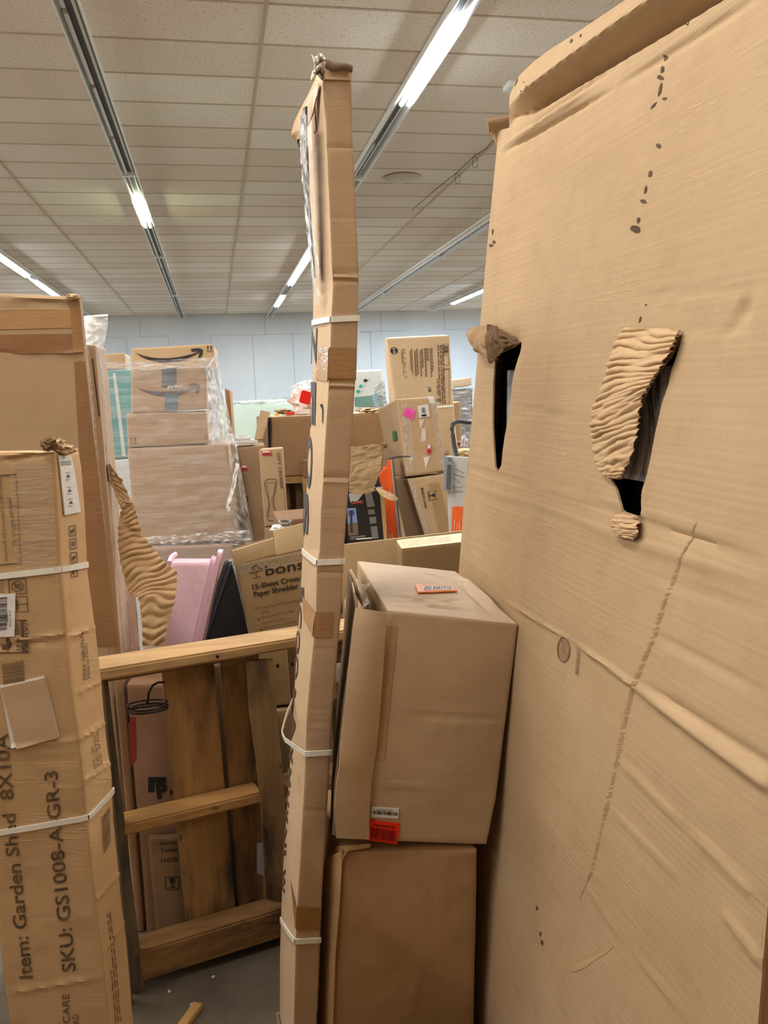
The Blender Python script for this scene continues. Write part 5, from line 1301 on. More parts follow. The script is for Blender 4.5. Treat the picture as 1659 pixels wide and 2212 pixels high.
SH.patch_st('D', [(.0, 0), (1, 0), (1, 1), (0, 1)], 'dark_inside', dark_hole, off=-.5) if False else None
sup = support('support_carton', at(560, 1400, 3.0).x-.02, 2.98, at(690, 1400, 3.0).x+.03, 3.32, .61, kb, 'plain carton under the tilted shredder box, hidden behind the pallet boards', 82)
# wad of white packing and a grey metal ring in the open box
crumple('packing_foam', at(597, 1143, 3.12), (.022, .02, .016), flat((225, 225, 222), .6, 0, 'foam'), 3, None, 3, .6, 'small white wad of packing at the corner of the open shredder box', 'packing')
q = MB(); c = at(616, 1133, 3.15); q.tube([c+Vector((.022*math.cos(t), .012*math.sin(t), .010+.006*math.sin(t))) for t in [i*math.pi/8 for i in range(17)]], .005, 8)
q.tube([c+Vector((.018*math.cos(t), .006*math.sin(t), -.014)) for t in [i*math.pi/8 for i in range(17)]], .006, 8); q.tube([c+Vector((-.02, 0, -.014)), c+Vector((-.022, 0, .012))], .004, 6); q.tube([c+Vector((.02, 0, -.014)), c+Vector((.022, 0, .012))], .004, 6)
tag(q.build('metal_fitting', flat((150, 152, 150), .3, .6, 'grey_metal')), 'grey round metal fitting lying on top of the open shredder box', 'fitting')
ob = box4((600, 1124), (690, 1116), .62, .62, 3.36, (.0, .3, 0), seed=83, res=.04)
ob.build('open_carton', card((140, 98, 66), 0, .3, .2, .8, .2, .3), 'dark brown carton edge standing behind the metal fitting and the shredder box', 'cardboard box')
support('support_carton', at(600, 1200, 3.36).x, 3.36, at(690, 1200, 3.36).x, 3.66, .615, kb, 'plain carton under the dark brown carton behind the shredder box', 84)

# ---- boxes between the wrapped stack and the thin carton
c1 = box4((508, 966), (570, 961), .02, .02, 4.45, (.02, .3, 0), seed=71, res=.04, rnd=.01)
c1.build('tall_brown_carton', card((170, 136, 100), 0, .3, .3, .6, .2, .4), 'tall brown carton with a small red label, between the wrapped stack and scooter box', 'cardboard box')
def redlabel(c, k, x, y, w, h, a=0):
    L = c.patch(k, [(x, y), (x+w, y-a), (x+w, y+h-a), (x, y+h)], 'barcode_label', flat((226, 96, 92), .6, 0, 'coral_label'), off=.003)
    c.patch(k, [(x+1, y), (x+w*.75, y-a*.75), (x+w*.75, y+h*.35-a*.75), (x+1, y+h*.35)], 'label_top', white_paper, off=.004, parent=L)
    c.barcode(k, (x+2, y+h*.9), (x+w-2, y+h*.9-a), (x+2, y+h*.5), flat((120, 24, 28), .6, 0, 'dark_red_print2'), n=10, seed=3, off=.005, parent=L)
redlabel(c1, 'F', 521, 1006, 15, 11, .4)
c1.strips('F', (524, 1090), (536, 1089), (524, 1072), circ(.5, .5, .5, .12, 16)+circ(.5, .5, .2, .12, 10), bk, 'printed_disc')
cc = box4((559, 972), (608, 968), (620, 1134), (571, 1138), 4.2, (.02, .14, 0), seed=72, res=.03, rnd=.005)
cc.build('scooter_box', card((194, 160, 116), 0, .3, .2, .7, .12, .3), 'upright box printed with a hover scooter outline, a red label at its top', 'cardboard box')
redlabel(cc, 'F', 566, 974, 21, 10, .4)
ci = flat((84, 74, 62), .7, 0, 'grey_brown_ink')
cc.text('F', 'CITY CRUISER', (598, 978), (606, 1056), (604, 978), ci, off=.003, bold=.01)
cc.text('F', 'KICKER', (567, 1126), (566, 1098), (564, 1126), ci, off=.003)
def outline(c, k, pts, w, mat, name):
    R = []
    for i in range(len(pts)-1):
        (x0, y0), (x1, y1) = pts[i], pts[i+1]; L = math.hypot(x1-x0, y1-y0) or 1; nx, ny = -(y1-y0)/L*w/2, (x1-x0)/L*w/2
        R.append([(x0+nx, y0+ny), (x1+nx, y1+ny), (x1-nx, y1-ny), (x0-nx, y0-ny)])
    V = []; F = []
    for r in R:
        n = len(V); V += [c.pt(k, *c.st_of(k, *p), .003) for p in r]; F.append((n, n+1, n+2, n+3))
    link(name, mesh(V, F, False), mat, c.o)
outline(cc, 'F', [(572, 1042), (576, 1036), (586, 1034), (596, 1036), (598, 1042), (596, 1046), (594, 1062), (590, 1076), (591, 1090), (597, 1106), (600, 1116), (599, 1122), (592, 1125), (580, 1124), (577, 1118), (577, 1108), (581, 1092), (580, 1078), (575, 1064), (572, 1050), (572, 1042)], 1.3, ci, 'scooter_print')
outline(cc, 'F', [(576, 1044), (594, 1042), (592, 1064), (586, 1082), (594, 1112), (580, 1116), (582, 1092), (580, 1074), (576, 1044)], .7, ci, 'scooter_print')
sc2 = box4((571, 1140), (622, 1136), .02, .02, 4.2, (.02, .16, 0), seed=73, res=.04)
sc2.build('support_carton', card((184, 150, 112), 0, .3, .3, .7, .2, .4), 'pale brown carton directly beneath the hover scooter box', 'cardboard box')
# white items on the tall brown carton
o = MB().box((-.06, 0, 0), (.05, .12, .02)).box((-.05, .01, .02), (.03, .1, .035)).build('white_tray', flat((222, 224, 222), .4, 0, 'white_tray'), None, .004)
o.location = at(528, 959, 4.5)+Vector((0, 0, .002)); tag(o, 'white plastic item lying on top of the tall brown carton beside the wrapped stack', 'tray')
q = MB().tube([at(508, 950, 4.55), at(518, 944, 4.55), at(532, 944, 4.55), at(537, 950, 4.56)], .006, 8); tag(q.build('wire_hoop', flat((206, 176, 130), .4, 0, 'tan_plastic')), 'tan plastic handle loop above the white item beside the wrapped stack', 'handle')

# ---- pale green wrapped block far back, long carton on a rack
gb = box4((470, 868), (700, 860), .02, .02, 7.2, (.0, 1.2, 0), seed=90, res=.15, rnd=.02, amp=.01)
gb.build('wrapped_block', card((205, 222, 208), 1, .1, .1, .5, .05, .3), 'large pale green film wrapped block against the far wall', 'wrapped pallet')
sheet_px([(500, 868, 7.1), (560, 866, 7.1), (620, 858, 7.1), (640, 850, 7.1), (648, 862, 7.1)], [(500, 874, 7.1), (560, 874, 7.1), (620, 870, 7.1), (640, 866, 7.1), (652, 872, 7.1)], 'film_edge', film_m(.5, (3, 3, 3), (232, 240, 238), 6, .95, 'pale_film'), 30, 6, 0, parent=gb.o, rip=.05, pitch=9)
lc = box4((585, 900), (836, 890), (842, 1022), (590, 1030), 5.0, (-.06, .55, 0), seed=91, res=.03, rnd=.008, creases=[('F', (590, 908), (830, 900), .008, .005)])
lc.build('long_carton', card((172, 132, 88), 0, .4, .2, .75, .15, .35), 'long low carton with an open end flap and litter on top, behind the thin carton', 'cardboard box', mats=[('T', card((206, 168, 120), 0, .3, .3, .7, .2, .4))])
flap([(563, 886, 5.1), (583, 890, 5.02), (566, 948, 4.9), (549, 950, 4.95)], 'end_flap', card((176, 142, 104), 0, .3, .3, .8, .2, .4), lc.o, .006)
MB().prism8([at(580, 1000, 4.99), at(587, 1000, 4.985), at(587, 1000, 5.0), at(580, 1000, 5.0), at(578, 903, 4.99), at(585, 903, 4.985), at(585, 903, 5.0), at(578, 903, 5.0)]).build('black_edge_tape', bk, lc.o)
def litter(kind, verts, col, label, cat, h=.012, rough=.5):
    P0 = [at(*v) for v in verts]; q = MB(); q.prism8(P0+[p+Vector((0, 0, h)) for p in P0]); return tag(q.build(kind, flat(col, rough, 0, kind), None, .002), label, cat)
zt = at(700, 895, 5.0).z
def on_top(x, y): return atz(x, y, zt+.006)
def lit_quad(kind, x0, y0, x1, y1, col, label, cat, h):
    a, b = on_top(x0, y1), on_top(x1, y1); b.y = a.y; q = MB().box((a.x, a.y, zt+.002), (b.x, a.y+.12, zt+h)); return tag(q.build(kind, flat(col, .5, 0, kind), None, .003), label, cat)
zt = at(640, 898, 5.0).z+.004
for (kind, x0, x1, dy, dep, h, col, label, cat) in (('red_packet', 619, 637, .03, .08, .02, (214, 70, 48), 'small flat red packet near the front edge of the long carton', 'packet'),
     ('white_packet', 642, 672, .10, .16, .03, (226, 220, 224), 'white printed packet on the long carton, left of the tall thin carton', 'packet'),
     ('yellow_tag', 593, 603, .10, .05, .01, (230, 200, 70), 'tiny yellow tag lying on the long carton', 'tag')):
    p0 = at(x0, 890, 5.02+dy); p1 = at(x1, 890, 5.02+dy)
    z_ = zt-.004*(x0-585)/60
    tag(MB().box((p0.x, 5.02+dy, zt), (p1.x, 5.02+dy+dep, zt+h)).build(kind, flat(col, .5, 0, kind), None, .002), label, cat)
crumple('red_white_bag', at(658, 862, 5.35), (.09, .08, .075), flat((228, 214, 210), .35, 0, 'glossy_pouch'), 6, None, 3, .5, 'crumpled white and red printed bag on the long carton, left of the thin carton', 'bag')
o = MB().box((-.035, -.01, -.04), (.035, .01, .04)).build('red_pouch', flat((214, 30, 20), .3, 0, 'red_pouch'), None, .006); o.location = at(657, 872, 5.22); o.rotation_euler = (0, .3, .2); tag(o, 'shiny bright red pouch standing in the litter on the long carton', 'pouch')
crumple('clear_bag', at(664, 852, 5.6), (.10, .1, .09), film_m(.35, (3, 3, 3), (225, 228, 230), 6, .9, 'clear_bag'), 9, None, 3, .4, 'crumpled clear plastic bag rising behind the red pouch on the long carton', 'plastic bag')
crumple('paper_scrap', at(612, 889, 5.2), (.055, .05, .014), card((176, 150, 108), 0, .2, .3, .8, .5, .6), 5, None, 3, .7, 'torn brown paper scraps scattered on the long carton', 'paper scrap')
crumple('paper_scrap', at(795, 886, 5.05), (.06, .05, .014), card((206, 176, 134), 0, .2, .3, .8, .3, .6), 7, None, 3, .7, 'ragged torn cardboard edge on the long carton right of the thin carton', 'paper scrap')
# rack / pallet under it
rk = wood_m((196, 160, 112), (70, 56, 40), .2, 0)
root = empty('wooden_pallet', (.75, 5.1, 0), 'wooden pallet frame under the long carton, dark between its posts', 'pallet')
a, b = at(590, 1040, 4.98), at(845, 1032, 4.98)
a.z = b.z = min(at(590, 1030, 5.0).z, at(842, 1022, 5.0).z)-.045
za_, zb_ = at(590, 1030, 5.0).z-.003, at(842, 1022, 5.0).z-.003
MB().prism8([(a.x, 4.98, za_-.04), (b.x, 4.98, zb_-.04), (b.x, 5.06, zb_-.04), (a.x, 5.06, za_-.04), (a.x, 4.98, za_), (b.x, 4.98, zb_), (b.x, 5.06, zb_), (a.x, 5.06, za_)]).build('rail', rk, root, .003)
for x in (612, 640, 668, 760, 838):
    p = at(x, 1045, 5.03); MB().box((p.x, 5.03, .3), (p.x+.035, 5.12, a.z)).build('post', wood_m((120, 96, 66), (50, 40, 30), .4, 2), root, .003)
MB().box((a.x, 4.98, 0), (b.x, 5.5, .3)).build('base', wood_m((150, 120, 84), (50, 40, 30), .4, 0), root, .004)
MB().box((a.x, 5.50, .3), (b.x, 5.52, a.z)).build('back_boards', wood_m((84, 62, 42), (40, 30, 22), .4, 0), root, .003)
c_ = box4((655, 994), (700, 992), (702, 1030), (657, 1032), 4.85, (0, .1, 0), seed=93, res=.04)
c_.build('small_carton', card((150, 114, 78), 0, .3, .2, .8, .2, .4), 'small dark carton in front of the long carton, partly behind the thin carton', 'cardboard box')
cs = at(655, 1034, 4.85); MB().box((cs.x-.0, 4.84, 0), (cs.x+.12, 4.93, cs.z)).build('carton_stand', rk, None, .004)
bpy.data.objects['carton_stand']['label'] = 'rough wooden post standing on the floor under the small dark carton'; bpy.data.objects['carton_stand']['category'] = 'post'

# ================================================================== RIGHT BACK GROUP
t3 = Carton([(0, at(868, 1010, 4.6), at(1012, 1010, 4.6), at(858, 1010, 5.0), at(1008, 1010, 5.0)), (.55, at(850, 850, 4.6), at(976, 845, 4.6), at(838, 845, 5.0), at(974, 842, 5.0)), (1, at(835, 730, 4.6), at(972, 723, 4.6), at(829, 730, 5.0), at(966, 725, 5.0))], seed=101, res=.03, rnd=.012, amp=.006)
t3s = [tuple(q) for q in t3.st]
lo, hi = t3s[0], t3s[1]
t3s[0] = (0, *[Vector((p.x, p.y, 0.7)) for p in lo[1:]]); H = hi[1].z-.7; top = t3s[2][1].z-.7; t3s[1] = (H/top, *hi[1:])
t3 = Carton(t3s, seed=101, res=.03, rnd=.012, amp=.006)
t3.build('printed_carton', card((226, 192, 148), 0, .3, .2, .75, .1, .3), 'highest carton of the right pile, printed sideways with fine text and a round stamp', 'cardboard box')
support('support_carton', t3s[0][1].x-.01, 4.6, t3s[0][2].x+.01, 5.0, .69, kb, 'plain carton under the tall printed carton at the back right', 102)
fi_ = flat((128, 104, 84), .8, 0, 'fine_ink'); fd = flat((52, 48, 50), .7, 0, 'dark_stamp')
t3.strips('F', (843, 765), (859, 765), (843, 750), [[(.5+.5*math.cos(t), .5+.5*math.sin(t)) for t in [2*math.pi*i/28 for i in range(28)]]], fd, 'round_stamp')
t3.text('F', '3-10', (848, 752), (849, 764), (854, 752), white_paper, off=.004, bold=.03)
for (x0, x1) in ((866, 870), (884, 890), (893, 902), (905, 913), (915, 925), (927, 934)):
    t3.greek('F', (x0, 752+(x0 % 3)*4), (x0+3, 815), (x1, 752), 2, fi_, int(x0), .7)
t3.text('F', 'L |  W |  H', (878, 815), (875, 755), (874, 815), fi_, off=.003)
t3.greek('F', (944, 745), (949, 872), (960, 745), 3, fi_, 5, .55)
for y0, y1 in ((743, 765), (768, 790), (796, 880)):
    x = 955+(y0-743)*.03
    t3.strips('F', (x, y1), (x+14, y1), (x-.6, y0), [(0, 0, 1, .03), (0, .97, 1, 1), (0, 0, .06, 1), (.94, 0, 1, 1)], fi_, 'printed_frame')
t3.barcode('F', (958, 747), (958, 762), (968, 747), fd, seed=9, name='printed_barcode')
t3.text('F', 'BILT', (931, 846), (930, 835), (925, 846), fd, off=.003, bold=.03); t3.text('F', 'bullandfc.com', (948, 854), (946, 819), (943, 854), fd, off=.003)
t3.strips('F', (943, 868), (949, 868), (943, 861), circ(.5, .5, .5, .2, 14), fd, 'printed_logo')
# leaning pair: upper with pink sticker, lower made in china
LEAN = [at(813, 884, 4.35), at(855, 860, 3.9), at(941, 857, 3.9)]
lm = card((200, 162, 116), 0, .4, .3, .55, .12, .3)
up = Carton([(0, at(876, 1030, 3.86), at(965, 1016, 3.86), at(845, 1030, 4.3), at(935, 1016, 4.3)), (1, at(855, 862, 3.9), at(941, 857, 3.9), at(814, 884, 4.34), at(900, 878, 4.34))], seed=111, res=.02, rnd=.007, amp=.003, creases=[('F', (872, 958), (955, 952), .005, -.003), ('F', (873, 985), (958, 974), .005, -.005)])
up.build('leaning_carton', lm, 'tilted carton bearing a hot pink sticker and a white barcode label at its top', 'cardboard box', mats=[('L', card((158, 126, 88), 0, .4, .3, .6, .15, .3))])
pkx = up.patch('F', [(877, 880), (896, 886), (893, 908), (869, 896)], 'pink_sticker', flat((255, 92, 190), .5, 0, 'hot_pink'), off=.004); pkx['label'] = 'hot pink sticker'
up.greek('F', (874, 898), (892, 904), (877, 885), 3, flat((190, 60, 140), .6, 0, 'pink_print'), 2, .25, off=.006, parent=pkx)
wl = up.patch('F', [(901, 877), (924, 873), (928, 900), (905, 903)], 'barcode_label', white_paper, off=.004); up.barcode('F', (911, 893), (919, 892), (909, 881), bk, seed=2, off=.006, parent=wl); up.strips('F', (910, 900), (921, 899), (909, 896), [(0, 0, 1, 1)], bk, 'label_bar', off=.006, parent=wl)
up.patch('F', [(923, 856), (936, 856), (940, 872), (929, 873)], 'white_label', white_paper, off=.004)
up.patch('L', [(848, 932), (856, 930), (859, 950), (850, 953)], 'green_label', flat((10, 100, 66), .5, 0, 'green_label'), off=.004)
ct = film_m(.05, (10, 4, 3), (240, 236, 230), 12, .85, 'crinkled_tape')
up.patch('F', [(866, 872), (884, 870), (896, 1018), (878, 1022)], 'clear_tape', ct, off=.003); up.patch('F', [(930, 870), (942, 870), (960, 1000), (950, 1004)], 'clear_tape', ct, off=.003)
up.patch('F', [(904, 906), (916, 906), (910, 925), (906, 925)], 'torn_paper', flat((222, 206, 190), .6, 0, 'torn_white'), off=.003); up.patch('F', [(911, 925), (919, 925), (921, 952), (908, 955)], 'torn_paper', flat((222, 206, 190), .6, 0, 'torn_white'), off=.003)
up.patch('F', [(914, 988), (928, 986), (924, 1000), (919, 1014)], 'torn_paper', flat((222, 214, 200), .6, 0, 'torn_white'), off=.003)
redlabel(up, 'F', 922, 962, 10, 20, 1)
dnl = [at(878, 1034, 3.86), at(966, 1022, 3.86), at(847, 1034, 4.3), at(937, 1022, 4.3)]; dnb = [at(936, 1220, 3.80), at(1008, 1205, 3.80), at(890, 1220, 4.24), at(975, 1205, 4.24)]
kz = [b+(b-a)*((b.z-.55)/(a.z-b.z)) for a, b in zip(dnl, dnb)]
dn = Carton([(0, *kz), (1, *dnl)], seed=112, res=.02, rnd=.007, amp=.003)
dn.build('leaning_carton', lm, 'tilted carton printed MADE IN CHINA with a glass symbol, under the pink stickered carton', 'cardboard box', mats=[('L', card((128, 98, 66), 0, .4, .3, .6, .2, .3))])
dn.text('F', 'MADE IN CHINA', (909, 1054), (918, 1099), (914, 1053), bk, off=.003, bold=.02)
dn.strips('F', (926, 1082), (944, 1079), (923, 1062), [(0, 0, 1, .06), (0, .94, 1, 1), (0, 0, .06, 1), (.94, 0, 1, 1), [(.75, .2), (.85, .5), (.75, .8), (.5, .58), (.22, .58), (.22, .8), (.14, .8), (.14, .2), (.22, .2), (.22, .45), (.5, .45)]], bk, 'printed_symbol')
dn.patch('F', [(884, 1036), (892, 1035), (930, 1160), (921, 1163)], 'clear_tape', ct, off=.003); dn.patch('F', [(925, 1045), (948, 1042), (975, 1150), (950, 1156)], 'tape', tape_m((172, 138, 92), .35), off=.002)
support('support_carton', kz[0].x-.03, 3.79, kz[1].x+.03, 4.3, .545, kb, 'plain carton under the leaning cartons inside the open bin', 113)
sl = Carton([(0, at(960, 1210, 4.42), at(1000, 1205, 4.42), at(960, 1210, 4.56), at(1000, 1205, 4.56)), (1, at(942, 990, 4.42), at(968, 978, 4.42), at(946, 980, 4.56), at(970, 970, 4.56))], seed=114, res=.03, rnd=.006)
ls = [tuple(q) for q in sl.st]; a_, b_ = ls[0][1:], ls[1][1:]
sl = Carton([(0, *[a+(a-b)*((a.z-.02)/(b.z-a.z)) for a, b in zip(a_, b_)]), ls[1]], seed=114, res=.03, rnd=.006)
sl.build('slim_carton', card((150, 116, 80), 0, .3, .3, .7, .2, .3), 'slim dark carton squeezed between the leaning cartons and the grey rack package', 'cardboard box')
# grey storage-rack package with orange foot
gp_ = Carton([(0, Vector((at(972, 1160, 3.62).x, 3.62, .03)), Vector((at(998, 1160, 3.6).x, 3.6, .03)), Vector((at(972, 1160, 3.62).x+.03, 3.75, .03)), Vector((at(998, 1160, 3.6).x+.03, 3.75, .03))), (1, at(961, 984, 3.62), at(1012, 990, 3.6), at(964, 984, 3.75), at(1015, 990, 3.75))], seed=115, res=.03, rnd=.003, amp=.001)
gp_ = Carton([(0, *[Vector((p.x+.03, p.y, .03)) for p in (at(962, 984, 3.50), at(1015, 988, 3.48), at(964, 984, 3.62), at(1018, 988, 3.62))]), (1, at(962, 984, 3.50), at(1015, 988, 3.48), at(964, 984, 3.62), at(1018, 988, 3.62))], seed=115, res=.03, rnd=.003, amp=.001)
gp_.build('rack_package', flat((206, 208, 208), .4, 0, 'grey_print_card'), 'tall pale grey printed package with an orange lower band and a hooked black handle above', 'package')
gp_.patch('F', [(958, 984), (976, 988), (976, 1060), (958, 1058)], 'grey_panel', flat((150, 160, 170), .4, 0, 'blue_grey'), off=.006, th=.02)
gp_.patch('F', [(965, 1002), (973, 1003), (971, 1056), (963, 1054)], 'dark_panel', flat((90, 98, 106), .4, 0, 'slate'), off=.03)
gp_.strips('F', (966, 996), (974, 996), (966, 987), circ(.5, .5, .45, .15, 14), fd, 'printed_logo', off=.03)
gp_.patch('F', [(977, 1094), (1000, 1094), (998, 1150), (975, 1152)], 'orange_band', flat((250, 112, 50), .45, 0, 'orange_print'), off=.003)
for x in (982, 988, 993): gp_.greek('F', (x, 1148), (x+.6, 1122), (x-2, 1148), 1, white_paper, x, .6, off=.005)
ol = flat((130, 134, 138), .4, 0, 'line_print')
outline(gp_, 'F', [(981, 1012), (1004, 1022)], 1, ol, 'wire_print'); outline(gp_, 'F', [(980, 1024), (1003, 1031)], 1, ol, 'wire_print'); outline(gp_, 'F', [(979, 1030), (1002, 1050)], .6, ol, 'wire_print'); outline(gp_, 'F', [(979, 1050), (1002, 1030)], .6, ol, 'wire_print')
outline(gp_, 'F', [(977, 1053), (1001, 1051)], 1, ol, 'wire_print'); outline(gp_, 'F', [(977, 1064), (1001, 1061)], 1, ol, 'wire_print')
for x in (982, 988, 995): outline(gp_, 'F', [(x, 1053), (x, 1063)], .7, ol, 'wire_print')
q = MB(); pts = [(987, 986, 3.62), (982, 965, 3.62), (978, 940, 3.62), (976, 926, 3.62), (978, 917, 3.63), (985, 911, 3.64), (995, 910, 3.66), (1008, 912, 3.68), (1022, 913, 3.70)]
q.tube([at(*p) for p in pts], .010, 10); tag(q.build('cart_handle', flat((62, 68, 76), .5, 0, 'slate_tube')), 'bent slate grey tube handle hooking over the grey rack package', 'handle')
# open carton bin, near wall crossing in front
bw = card((216, 184, 138), 1, .8, .3, .8, .1, .3)
root = empty('open_bin_carton', (.9, 3.5, 0), 'big open topped cardboard bin holding the orange box, GAME box and leaning cartons', 'cardboard box')
def wall(p0, p1, z0a, z0b, th=.008, name='bin_wall'):
    d = (p1-p0).normalized(); n = Vector((-d.y, d.x, 0))*th
    c = [Vector((p0.x, p0.y, 0)), Vector((p1.x, p1.y, 0)), Vector((p1.x, p1.y, 0))+n, Vector((p0.x, p0.y, 0))+n]
    t = [Vector((p0.x, p0.y, z0a)), Vector((p1.x, p1.y, z0b)), Vector((p1.x, p1.y, z0b))+n, Vector((p0.x, p0.y, z0a))+n]
    MB().prism8(c+t).build(name, bw, root, .001)
pa, pb = at(735, 1177, 3.02), at(1040, 1142, 3.10)
wall(pa, pb, pa.z, pb.z); 
ib = box4((866, 1184), (1030, 1166), .02, .02, 2.82, (.02, .18, 0), seed=121, res=.03, rnd=.008)
ib.build('low_carton', card((150, 118, 74), 0, .3, .2, .8, .15, .4), 'carton with a pale taped top, between the open bin and the leaning box', 'cardboard box', mats=[('T', card((226, 200, 150), 0, .3, .3, .5, .1, .2))])
ib.patch_st('T', [(.05, .1), (.7, .1), (.7, .75), (.05, .75)], 'clear_tape', film_m(.0, (10, 10, 4), (242, 238, 232), 10, .9, 'clear_tape'), off=.003)
# pale carton corner left of the leaning box
lp_ = box4((742, 1290), (775, 1270), .02, .02, 2.75, (.05, .22, 0), seed=122, res=.04, rnd=.02)
lp_.build('pale_carton', card((216, 180, 136), 0, .3, .2, .6, .1, .3), 'pale brown carton corner glimpsed between the thin carton and the leaning box', 'cardboard box')
# torn carton over the GAME box, GAME box, orange box
gm_ = Carton([(0, *[at(*p) for p in ((752, 1185, 3.55), (832, 1178, 3.55), (757, 1185, 3.72), (838, 1178, 3.72))]), (1, *[at(*p) for p in ((750, 1062, 3.6), (822, 1052, 3.6), (756, 1058, 3.77), (828, 1048, 3.77))])], seed=131, res=.03, rnd=.003, amp=.001)
g0, g1 = gm_.st[0][1:], gm_.st[1][1:]
gm_ = Carton([(0, *[a+(a-b)*((a.z-.55)/(b.z-a.z)) for a, b in zip(g0, g1)]), (1, *g1)], seed=131, res=.03, rnd=.003, amp=.001)
gm_.build('game_box', flat((34, 36, 40), .3, 0, 'glossy_black_card'), 'glossy black box printed GAME with a photo of a lit pole, inside the open bin', 'box', mats=[('R', card((206, 166, 110), 0, .2, .2, .8, .1, .2))])
gm_.patch('F', [(820, 1062), (829, 1060), (836, 1166), (829, 1168)], 'bare_edge', card((206, 166, 110), 0, .2, .2, .8, .1, .2), off=.003)
gm_.patch('F', [(750, 1098), (768, 1098), (772, 1128), (751, 1132)], 'printed_photo', flat((126, 156, 214), .3, 0, 'photo_sky'), off=.003); gm_.patch('F', [(751, 1132), (772, 1128), (774, 1156), (753, 1158)], 'printed_photo', flat((120, 104, 88), .3, 0, 'photo_ground'), off=.003)
gm_.patch('F', [(756, 1104), (760, 1104), (761, 1150), (756, 1150)], 'printed_pole', flat((60, 60, 70), .3, 0, 'photo_pole'), off=.005)
for y in (1104, 1108, 1112): gm_.strips('F', (752, y+1), (765, y), (752, y-1), [(0, 0, 1, 1)], flat((60, 60, 70), .3, 0, 'photo_pole'), 'printed_crossbar', off=.006)
gm_.text('F', 'GAME', (758, 1089), (784, 1087), (757, 1083), flat((206, 90, 76), .4, 0, 'game_red'), off=.004, bold=.02)
gm_.patch('F', [(753, 1066), (786, 1064), (772, 1083), (756, 1084)], 'pale_print', flat((170, 172, 176), .4, 0, 'pale_grey_print'), off=.003)
gy = flat((128, 128, 130), .4, 0, 'picture_grey')
for qd in ([(788, 1066), (802, 1064), (810, 1094), (793, 1096)], [(794, 1101), (808, 1100), (810, 1110), (796, 1112)], [(797, 1117), (812, 1116), (813, 1130), (799, 1132)], [(800, 1138), (814, 1136), (818, 1162), (804, 1164)]): gm_.patch('F', qd, 'picture_panel', gy, off=.003)
gm_.greek('F', (757, 1166), (790, 1163), (756, 1158), 2, white_paper, 4, .3)
gm_.strips('F', (770, 1166), (815, 1163), (770, 1163), [(0, 0, 1, 1)], white_paper, 'printed_line')
og = Carton([(0, *[at(*p) for p in ((832, 1180, 3.80), (863, 1172, 3.80), (838, 1180, 3.92), (868, 1172, 3.92))]), (1, *[at(*p) for p in ((826, 992, 3.85), (845, 988, 3.85), (832, 990, 3.97), (850, 986, 3.97))])], seed=132)
g0, g1 = og.st[0][1:], og.st[1][1:]
og = Carton([(0, *[a+(a-b)*((a.z-.55)/(b.z-a.z)) for a, b in zip(g0, g1)]), (1, *g1)], seed=132, res=.03, rnd=.003, amp=.001)
og.build('orange_box', flat((250, 104, 40), .4, 0, 'orange_print'), 'tall bright orange printed box between the GAME box and the leaning cartons', 'box', mats=[('R', flat((160, 166, 170), .4, 0, 'grey_edge'))])
og.patch('F', [(843, 990), (846, 990), (864, 1170), (861, 1170)], 'grey_edge', flat((170, 176, 180), .4, 0, 'grey_edge'), off=.003)
for x in (833, 842, 848): og.greek('F', (x+2, 1164), (x-1 if x > 835 else x-2, 1150 if x > 835 else 1125), (x-2, 1164), 1, white_paper, x, .6, off=.005)
og.patch('F', [(837, 1052), (843, 1052), (844, 1064), (838, 1064)], 'small_label', white_paper, off=.004)
og2 = sheet_px([(822, 1020, 3.74), (816, 1030, 3.74), (813, 1050, 3.74), (818, 1060, 3.74)], [(834, 1010, 3.74), (838, 1030, 3.74), (842, 1050, 3.74), (842, 1062, 3.74)], 'orange_panel', flat((250, 104, 40), .4, 0, 'orange_print'), 8, 4, .01, parent=og.o)
sheet_px([(815, 1022, 3.735), (808, 1035, 3.735), (804, 1052, 3.735), (806, 1060, 3.735)], [(816, 1022, 3.735), (818, 1038, 3.735), (822, 1048, 3.735), (823, 1060, 3.735)], 'dark_panel', flat((44, 50, 66), .4, 0, 'navy_print'), 8, 4, .01, parent=og.o)
tk = card((186, 152, 108), 0, .4, .5, .8, .2, .5)
tc_ = sheet_px([(758, 966, 3.52), (758, 1000, 3.51), (755, 1030, 3.50), (754, 1062, 3.50)], [(822, 959, 3.52), (826, 985, 3.52), (822, 1015, 3.50), (805, 1060, 3.50)], 'torn_carton', tk, 40, 24, .005, rip=.006, pitch=3, jag=2.5, seed=5)
tag(tc_, 'torn sagging cardboard carton flap draped over the GAME box', 'cardboard box')
sheet_px([(822, 960, 3.52), (826, 985, 3.52), (824, 1005, 3.51)], [(836, 966, 3.62), (838, 985, 3.62), (832, 1008, 3.60)], 'side_piece', card((160, 126, 88), 0, .3, .4, .8, .3, .5), 12, 6, .004, parent=tc_, jag=2)
sheet_px([(754, 1060, 3.49), (756, 1064, 3.49), (770, 1070, 3.49)], [(806, 1054, 3.49), (812, 1060, 3.49), (800, 1064, 3.49)], 'torn_edge', card((200, 166, 120), 0, .3, .4, .8, .3, .5), 6, 16, .003, parent=tc_, jag=2, rip=.004, pitch=3)
crumple('torn_corner', at(830, 962, 3.56), (.014, .014, .012), card((150, 118, 82), 0, .3, .4, .8, .3, .5), 4, tc_, 3, .6)
sheet_px([(812, 1056, 3.45), (822, 1070, 3.44), (840, 1080, 3.43), (856, 1082, 3.43)], [(818, 1052, 3.45), (835, 1062, 3.44), (850, 1068, 3.43), (860, 1076, 3.43)], 'torn_tab', card((222, 188, 140), 0, .3, .4, .8, .1, .3), 14, 5, .003, parent=tc_, rip=.005, pitch=3)
